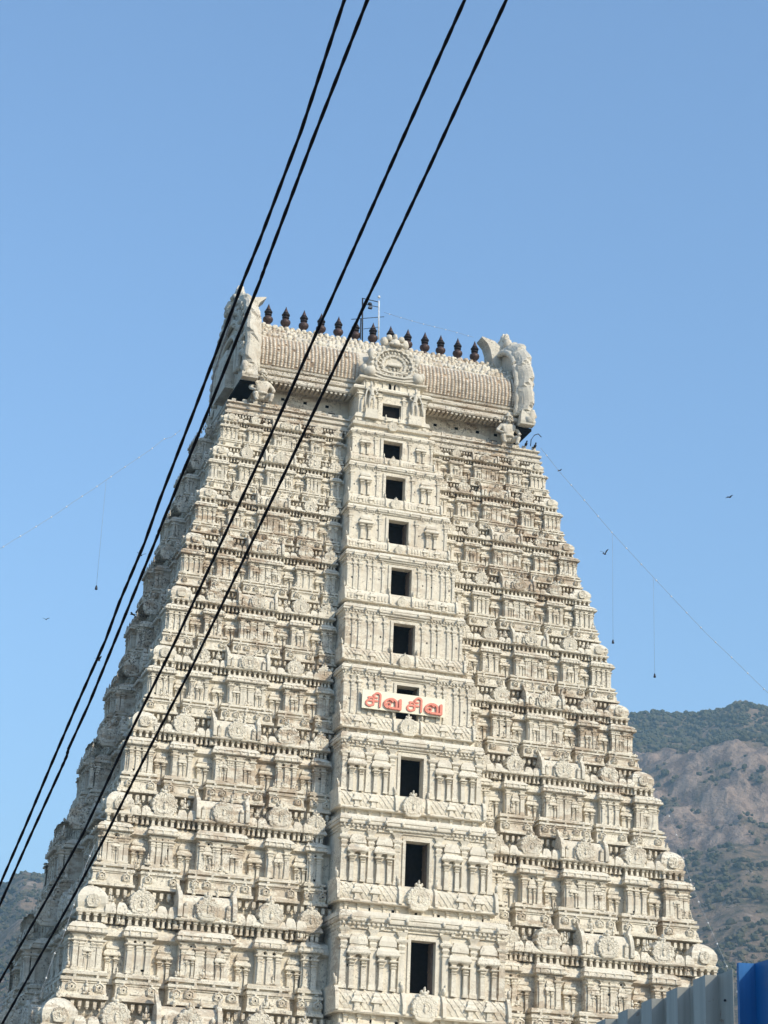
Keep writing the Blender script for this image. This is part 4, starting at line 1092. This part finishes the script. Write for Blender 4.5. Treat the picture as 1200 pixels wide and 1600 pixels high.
# ------------------------------------------------------------------ birds on the wing
def bird(px, Y, yaw, flap, size, label, group=None):
    p = at_y(*px, Y); m = M()
    c, s_ = math.cos(yaw), math.sin(yaw)
    m.T = lambda a, o, z: (p.x+(a*c-o*s_)*size, p.y+(a*s_+o*c)*size, p.z+z*size)
    n = 8; prof = [(-.24, .01), (-.18, .045), (-.05, .085), (.08, .075), (.15, .045), (.19, .05), (.23, .035), (.27, .008)]
    vs = []; fs = []
    for x, r_ in prof:
        for i in range(n): t_ = 2*pi*i/n; vs.append((x, r_*math.cos(t_), r_*math.sin(t_)+(.02 if x > .14 else 0)))
    for j in range(len(prof)-1):
        for i in range(n): k_ = (i+1) % n; fs.append((j*n+i, j*n+k_, (j+1)*n+k_, (j+1)*n+i))
    fs += [tuple(range(n)), tuple(range((len(prof)-1)*n, len(prof)*n))]
    m.add(vs, fs)
    m.loft([(-.40, -.20, -.09, .09, -.012), (-.40, -.20, -.07, .07, .012)], back=True)
    for e in (-1, 1):
        pts = [(.10, -.10, .05, .02), (.12, -.12, .28, .28*flap+.02), (.02, -.12, .55, .40*flap), (-.08, -.12, .68, .42*flap)]
        vs = []
        for f_, b_, o_, z_ in pts: vs += [(f_, e*o_, z_+.012), (b_, e*o_, z_+.008), (b_, e*o_, z_-.008), (f_, e*o_, z_-.012)]
        fs = []
        for i in range(3):
            b = 4*i
            for q in range(4): fs.append((b+q, b+(q+1) % 4, b+4+(q+1) % 4, b+4+q))
        fs += [(0, 1, 2, 3), (12, 13, 14, 15)]
        m.add(vs, fs)
    return tag(m.build('bird', ['bird'], None, 0, True), label, 'bird', group)
bird((1140, 777), -20, .3, .25, .36, 'small dark bird gliding alone high in the sky at the right')
bird((945, 866), -5, .5, 1.3, .42, 'dark bird with wings raised, flying close to the right edge of the tower')
bird((875, 735), 2, .2, .1, .33, 'small bird gliding beside the upper right corner of the tower')
bird((72, 968), -10, 1.1, .6, .27, 'small dark bird flying alone in the sky left of the tower')
bird((207, 960), -3, 2.6, .1, .5, 'bird flying level right next to the left flank of the tower')
bird((221, 868), -3, 1.6, .8, .36, 'tiny bird between the two left cables')
bird((154, 1032), -12, .4, .9, .40, 'small bird shape standing in for a tie on the leftmost cable')  # a tie on the cable, drawn with the bird mesh
def perched(px, Y, label):
    p = at_y(*px, Y); m = M(); m.T = lambda a, o, z: (p.x+a, p.y+o, p.z+z)
    m.blob(0, 0, 0, .09, .17, .11, 8); m.blob(0, -.13, .13, .055, .06, .065, 8); m.tube([(0, .12, -.03), (0, .34, -.12)], [.05, .03], 6); m.tube([(0, -.18, .13), (0, -.23, .12)], [.018, .006], 5)
    for e in (-.03, .03): m.tube([(e, 0, -.1), (e, -.01, -.17)], .01, 4)
    return tag(m.build('perched_bird', ['bird'], None, 0, True), label, 'bird', 'birds perched on the tower ledges')
perched((836, 697), 6.9, 'dark bird perched near the hooked rod on the top right cornice')
perched((822, 694), 6.9, 'dark bird perched on the top cornice just right of the right squatting statue')

# ------------------------------------------------------------------ sheet fences in the foreground
def sheet(name, p0, p1, ztop, period, depth, mat, label, lead=()):
    p0, p1 = Vector(p0), Vector(p1); d = (p1-p0); L = d.length; d.normalize(); nrm = Vector((-d.y, d.x))
    if nrm.x > 0: nrm = -nrm                     # toward the camera side
    prof = list(lead); s = 0
    while s < L:
        prof += [(s, 0), (s+period*.50, 0), (s+period*.54, depth), (s+period*.96, depth)]; s += period
    m = M(); m.T = lambda a, o, z: (a, o, z); t = .0016
    vs = []
    for off in (0, t):
        for s_, q in prof:
            P = p0+d*s_+nrm*(q-off)
            vs += [(P.x, P.y, .05), (P.x, P.y, ztop)]
    n = len(prof); fs = []
    for b in (0, 2*n):
        for i in range(n-1): fs.append((b+2*i, b+2*i+2, b+2*i+3, b+2*i+1))
    for i in range(n-1): fs.append((2*i+1, 2*i+3, 2*n+2*i+3, 2*n+2*i+1))
    fs += [(0, 1, 2*n+1, 2*n), (2*n-2, 2*n-1, 4*n-1, 4*n-2)]
    m.add(vs, fs)
    e = empty(name, (p0.x, p0.y, 0), label, 'fence')
    m.build('metal_sheet', [mat], e)
    m = M(); m.T = lambda a, o, z: (a, o, z)
    k = int(L/2.4)+1
    bm_ = M(); bm_.T = lambda a, o, z: (a, o, z); q = 0; s_ = period*.25
    while s_ < L:
        for zz in (.8, ztop-.5, ztop-.12):
            a = p0+d*s_+nrm*.004; bm_.blob(a.x, a.y, zz, .006, .006, .006, 6)
        s_ += period
    bm_.build('screw_row', ['iron'], e)
    for zz in (.8, ztop-.5):
        a = p0-nrm*.04; b = p1-nrm*.04
        m.tube([(a.x, a.y, zz), (b.x, b.y, zz)], .025, 4)
    m.build('rail', ['iron'], e)
    for i in range(k+1):
        q = p0+d*(L*i/k)-nrm*.09; m = M(); m.T = lambda a, o, z: (a, o, z); m.box(q.x-.03, q.x+.03, q.y-.03, q.y+.03, 0, ztop-.15); m.build('post', ['iron'], e)
    return e
C2 = Vector((CAM.x, CAM.y))
sheet('sheet_fence', C2+Vector((4.128, 7.90)), C2+Vector((4.128, 7.90))+Vector((.137, .99))*9.5, 3.0, .385, .052, 'grey_sheet', 'grey corrugated metal sheet fence with pale upright ribs in the bottom right foreground')
sheet('sheet_fence', C2+Vector((4.142, 7.73)), C2+Vector((4.06, 3.2)), 3.0, .62, .075, 'blue_sheet', 'bright blue corrugated metal sheet fence beside the grey one at the right edge', [(-.03, .068), (-.012, .068)])

# ------------------------------------------------------------------ ground, hills, scrub
def structure(o): o['kind'] = 'structure'; return o
gm, nt, b = nodes('street_dust')
p = position(nt); c = mixc(nt, ramp(nt, noise_(nt, p, .35, 6, .65), .35, .65), (.075, .068, .06), (.13, .115, .095)); nt.links.new(c, b.inputs['Base Color']); b.inputs['Roughness'].default_value = .95
bump(nt, b, noise_(nt, p, 12, 5, .7), .4, .02)
m = M(); m.T = lambda a, o, z: (a, o, z); m.add([(-3800, -2000, 0), (3800, -2000, 0), (3800, 4600, 0), (-3800, 4600, 0)], [(0, 1, 2, 3)])
structure(m.build('ground', [gm]))

def lerp_tab(x, tab):
    if x <= tab[0][0]: return tab[0][1]
    for (x0_, y0_), (x1_, y1_) in zip(tab, tab[1:]):
        if x <= x1_: return y0_+(y1_-y0_)*(x-x0_)/(x1_-x0_)
    return tab[-1][1]
RIDGE = [(-30, .02), (-6, .06), (2, .11), (5.5, .155), (7.0, .178), (7.9, .1925), (8.6, .190), (10, .186), (14, .20), (20, .255), (24.0, .273), (24.9, .2785), (26.0, .278), (26.8, .2795), (27.9, .286), (28.8, .282), (31, .275), (36, .30), (44, .24), (56, .12), (72, .03)]
CLIFF = [(600, .0), (800, .07), (1000, .125), (1250, .178), (1450, .2215), (1490, .2300), (1530, .2400), (1585, .2590), (1625, .2690), (1660, .2720), (1760, .281), (1900, .290), (2100, .27), (2600, .17), (3200, .03)]
SOFT = [(600, .0), (800, .05), (1100, .15), (1300, .22), (1500, .262), (1700, .283), (1900, .290), (2100, .27), (2600, .17), (3200, .03)]
def sst(a, b, x): t_ = max(0, min(1, (x-a)/(b-a))); return t_*t_*(3-2*t_)
def hill(az, d):
    rt = lerp_tab(az, RIDGE)/.290
    cw = sst(14, 21, az)
    q = lerp_tab(d, CLIFF)*cw+lerp_tab(d, SOFT)*(1-cw)
    x = CAM.x+d*math.sin(R(az)); y = CAM.y+d*math.cos(R(az))
    shift = noise.noise(Vector((x*.004, y*.004, 3.1)))*22
    # the cliff foot and brow wander with azimuth: lower to the right
    dd = d+shift+(az-26)*9*cw
    q = lerp_tab(dd, CLIFF)*cw+lerp_tab(dd, SOFT)*(1-cw)
    h = q*rt*d
    amp = sst(600, 1000, d)
    h += amp*(noise.fractal(Vector((x*.006, y*.006, .5)), 1, 2, 6)*14+noise.fractal(Vector((x*.03, y*.03, 1.5)), 1, 2, 4)*3.2)
    rock = cw*sst(1455, 1500, dd)*(1-sst(1625, 1668, dd))
    if rock > .05:
        # vertical clefts and slabs in the rock face
        h += rock*(abs(noise.noise(Vector((x*.03, y*.004, 7))))*16-5+noise.fractal(Vector((x*.06, y*.02, 4)), 1, 2, 4)*5+noise.turbulence(Vector((x*.10, y*.05, h*.03)), 4, True)*5)
    return x, y, max(h, -2), rock
def make_hill():
    azs = []
    a = -30.0
    while a < 72:
        azs.append(a); a += .09 if (5.5 < a < 10 or 23 < a < 33) else .5
    ds = []
    d = 560.0
    while d < 3300: ds.append(d); d += 6 if 1430 < d < 1690 else (11 if d < 2000 else 60)
    vs = []; att = []
    for d in ds:
        for a in azs:
            x, y, h, rk = hill(a, d); vs.append((x, y, h)); 
            n1 = noise.fractal(Vector((x*.012, y*.012, 2)), 1, 2, 5)
            scr = rk*(1-.65*sst(.12, .45, noise.fractal(Vector((x*.02, y*.02, 9.3)), 1, 2, 4)))
            bare = .85*sst(.26, .5, noise.fractal(Vector((x*.016, y*.016, 12.3)), 1, 2, 4))*sst(1700, 1500, d) if False else 0
            att.append(max(scr, bare))
    n = len(azs); fs = [(j*n+i, j*n+i+1, (j+1)*n+i+1, (j+1)*n+i) for j in range(len(ds)-1) for i in range(n-1)]
    me = bpy.data.meshes.new('hill'); me.from_pydata(vs, [], fs); at_ = me.attributes.new('rock', 'FLOAT', 'POINT'); at_.data.foreach_set('value', att)
    me.polygons.foreach_set('use_smooth', [True]*len(fs))
    hm, nt, b = nodes('hillside')
    p = position(nt); an = nt.nodes.new('ShaderNodeAttribute'); an.attribute_name = 'rock'
    n1 = noise_(nt, p, .022, 7, .62); n2 = noise_(nt, p, .12, 6, .65); n3 = noise_(nt, position(nt, (1, 1, .25)), .06, 7, .65)
    scrub = mixc(nt, ramp(nt, n2, .38, .62), (.085, .075, .045), (.23, .165, .105))
    scrub = mixc(nt, ramp(nt, n1, .42, .62), scrub, (.26, .18, .12))
    bould = math_(nt, 'MULTIPLY', ramp(nt, noise_(nt, p, .05, 3, .5), .62, .68), ramp(nt, n2, .45, .6))
    scrub = mixc(nt, math_(nt, 'MULTIPLY', bould, .8), scrub, (.40, .32, .26))
    rock = mixc(nt, ramp(nt, n3, .40, .60), (.17, .12, .092), (.37, .265, .195))
    rf = ramp(nt, math_(nt, 'ADD', an.outputs['Fac'], math_(nt, 'MULTIPLY', math_(nt, 'SUBTRACT', n2, .5), .9)), .3, .6)
    nt.links.new(mixc(nt, rf, scrub, rock), b.inputs['Base Color']); b.inputs['Roughness'].default_value = .95; b.inputs['Specular IOR Level'].default_value = .1
    bump(nt, b, math_(nt, 'ADD', n3, n2), .9, 7.0)
    me.materials.append(hm); me.update()
    o = bpy.data.objects.new('hill', me); COL.objects.link(o); structure(o)
make_hill()

def make_scrub():
    lm, nt, b = nodes('scrub_leaves')
    p = position(nt); n1 = noise_(nt, p, .03, 4, .6); n2 = noise_(nt, p, .4, 4, .6)
    c = mixc(nt, ramp(nt, n2, .35, .65), (.04, .046, .024), (.105, .095, .05)); c = mixc(nt, ramp(nt, n1, .5, .66), c, (.12, .10, .062))
    nt.links.new(c, b.inputs['Base Color']); b.inputs['Roughness'].default_value = .9; b.inputs['Specular IOR Level'].default_value = .1
    ico = bmesh.new(); bmesh.ops.create_icosphere(ico, subdivisions=1, radius=1); iv = [v.co.copy() for v in ico.verts]; iff = [tuple(v.index for v in f.verts) for f in ico.faces]; ico.free()
    rn = random.Random(3); vs = []; fs = []
    count = 0
    while count < 17000:
        a = rn.uniform(4, 12) if rn.random() < .36 else rn.uniform(22, 34)
        d = math.sqrt(rn.uniform(700**2, 1960**2))
        x, y, h, rk = hill(a, d)
        dens = .5+1.1*noise.fractal(Vector((x*.011, y*.011, 20)), 1, 2, 4)
        if d > 1640 and a > 16: dens += .55
        if rk > .2: dens = .04+.45*sst(.12, .45, noise.fractal(Vector((x*.02, y*.02, 9.3)), 1, 2, 4))
        if rn.random() > dens: continue
        s = rn.uniform(1.0, 3.1)*(1.2 if d > 1640 else 1)
        for q in range(rn.choice((1, 2, 2))):
            cx, cy, cz = x+rn.uniform(-s, s)*.8, y+rn.uniform(-s, s)*.8, h+s*rn.uniform(.25, .6); bidx = len(vs); sq = s*rn.uniform(.6, 1.1)
            for v in iv: k_ = sq*rn.uniform(.65, 1.2); vs.append((cx+v.x*k_, cy+v.y*k_, cz+v.z*k_*.85))
            fs += [tuple(bidx+i for i in f) for f in iff]
        count += 1
    me = bpy.data.meshes.new('hill_scrub'); me.from_pydata(vs, [], fs); me.materials.append(lm)
    o = bpy.data.objects.new('hill_scrub', me); COL.objects.link(o); o['kind'] = 'stuff'
make_scrub()

# ------------------------------------------------------------------ air
def make_haze():
    hm = bpy.data.materials.new('pale_air'); hm.use_nodes = True; nt = hm.node_tree; nt.nodes.clear()
    out = nt.nodes.new('ShaderNodeOutputMaterial'); v = nt.nodes.new('ShaderNodeVolumePrincipled'); nt.links.new(v.outputs[0], out.inputs['Volume'])
    v.inputs['Density'].default_value = HAZE; v.inputs['Color'].default_value = (.50, .80, 1.0, 1); v.inputs['Anisotropy'].default_value = .0
    m = M(); m.T = lambda a, o, z: (a, o, z); m.box(-3900, 3900, -2100, 4700, -4, 900); o = m.build('haze', [hm]); o['kind'] = 'stuff'
HAZE = .0002
make_haze()

# ------------------------------------------------------------------ light, sky, camera
EL, AZ = R(33), R(33)      # height of the sun; swing to the right of the tower's front
sd = Vector((math.sin(AZ)*math.cos(EL), -math.cos(AZ)*math.cos(EL), math.sin(EL)))
sun = bpy.data.lights.new('sun', 'SUN'); sun.energy = 2.9; sun.angle = R(.53); sun.color = (1, .915, .755)
so = bpy.data.objects.new('sun', sun); so.rotation_euler = sd.to_track_quat('Z', 'Y').to_euler(); so.location = (40, -60, 120); COL.objects.link(so)
w = bpy.data.worlds.new('World'); sc.world = w; w.use_nodes = True; nt = w.node_tree
bg = nt.nodes['Background']; sky = nt.nodes.new('ShaderNodeTexSky'); sky.sky_type = 'NISHITA'; sky.sun_disc = False
sky.sun_elevation = EL; sky.sun_rotation = math.atan2(sd.x, sd.y); sky.altitude = 200; sky.air_density = 1.3; sky.dust_density = 1.3; sky.ozone_density = 5.6
nt.links.new(sky.outputs[0], bg.inputs[0]); bg.inputs[1].default_value = .15
cd = bpy.data.cameras.new('camera'); cam = bpy.data.objects.new('camera', cd); COL.objects.link(cam); sc.camera = cam
cd.sensor_fit = 'VERTICAL'; cd.sensor_height = 24; cd.lens = FPX/1600*24; cd.clip_start = .1; cd.clip_end = 20000
mat = Matrix((( _r.x, _u.x, -_f.x), (_r.y, _u.y, -_f.y), (_r.z, _u.z, -_f.z))).to_4x4(); mat.translation = CAM
cam.matrix_world = mat
sc.view_settings.view_transform = 'Standard'; sc.view_settings.look = 'None'; sc.view_settings.gamma = 1; sc.view_settings.exposure = 0.66
sc.view_settings.use_curve_mapping = False
sc.cycles.volume_bounces = 0
sc.cycles.max_bounces = 6
sc.cycles.diffuse_bounces = 2
print('faces', sum(len(o.data.polygons) for o in bpy.data.objects if o.type == 'MESH'), 'objects', len(bpy.data.objects))
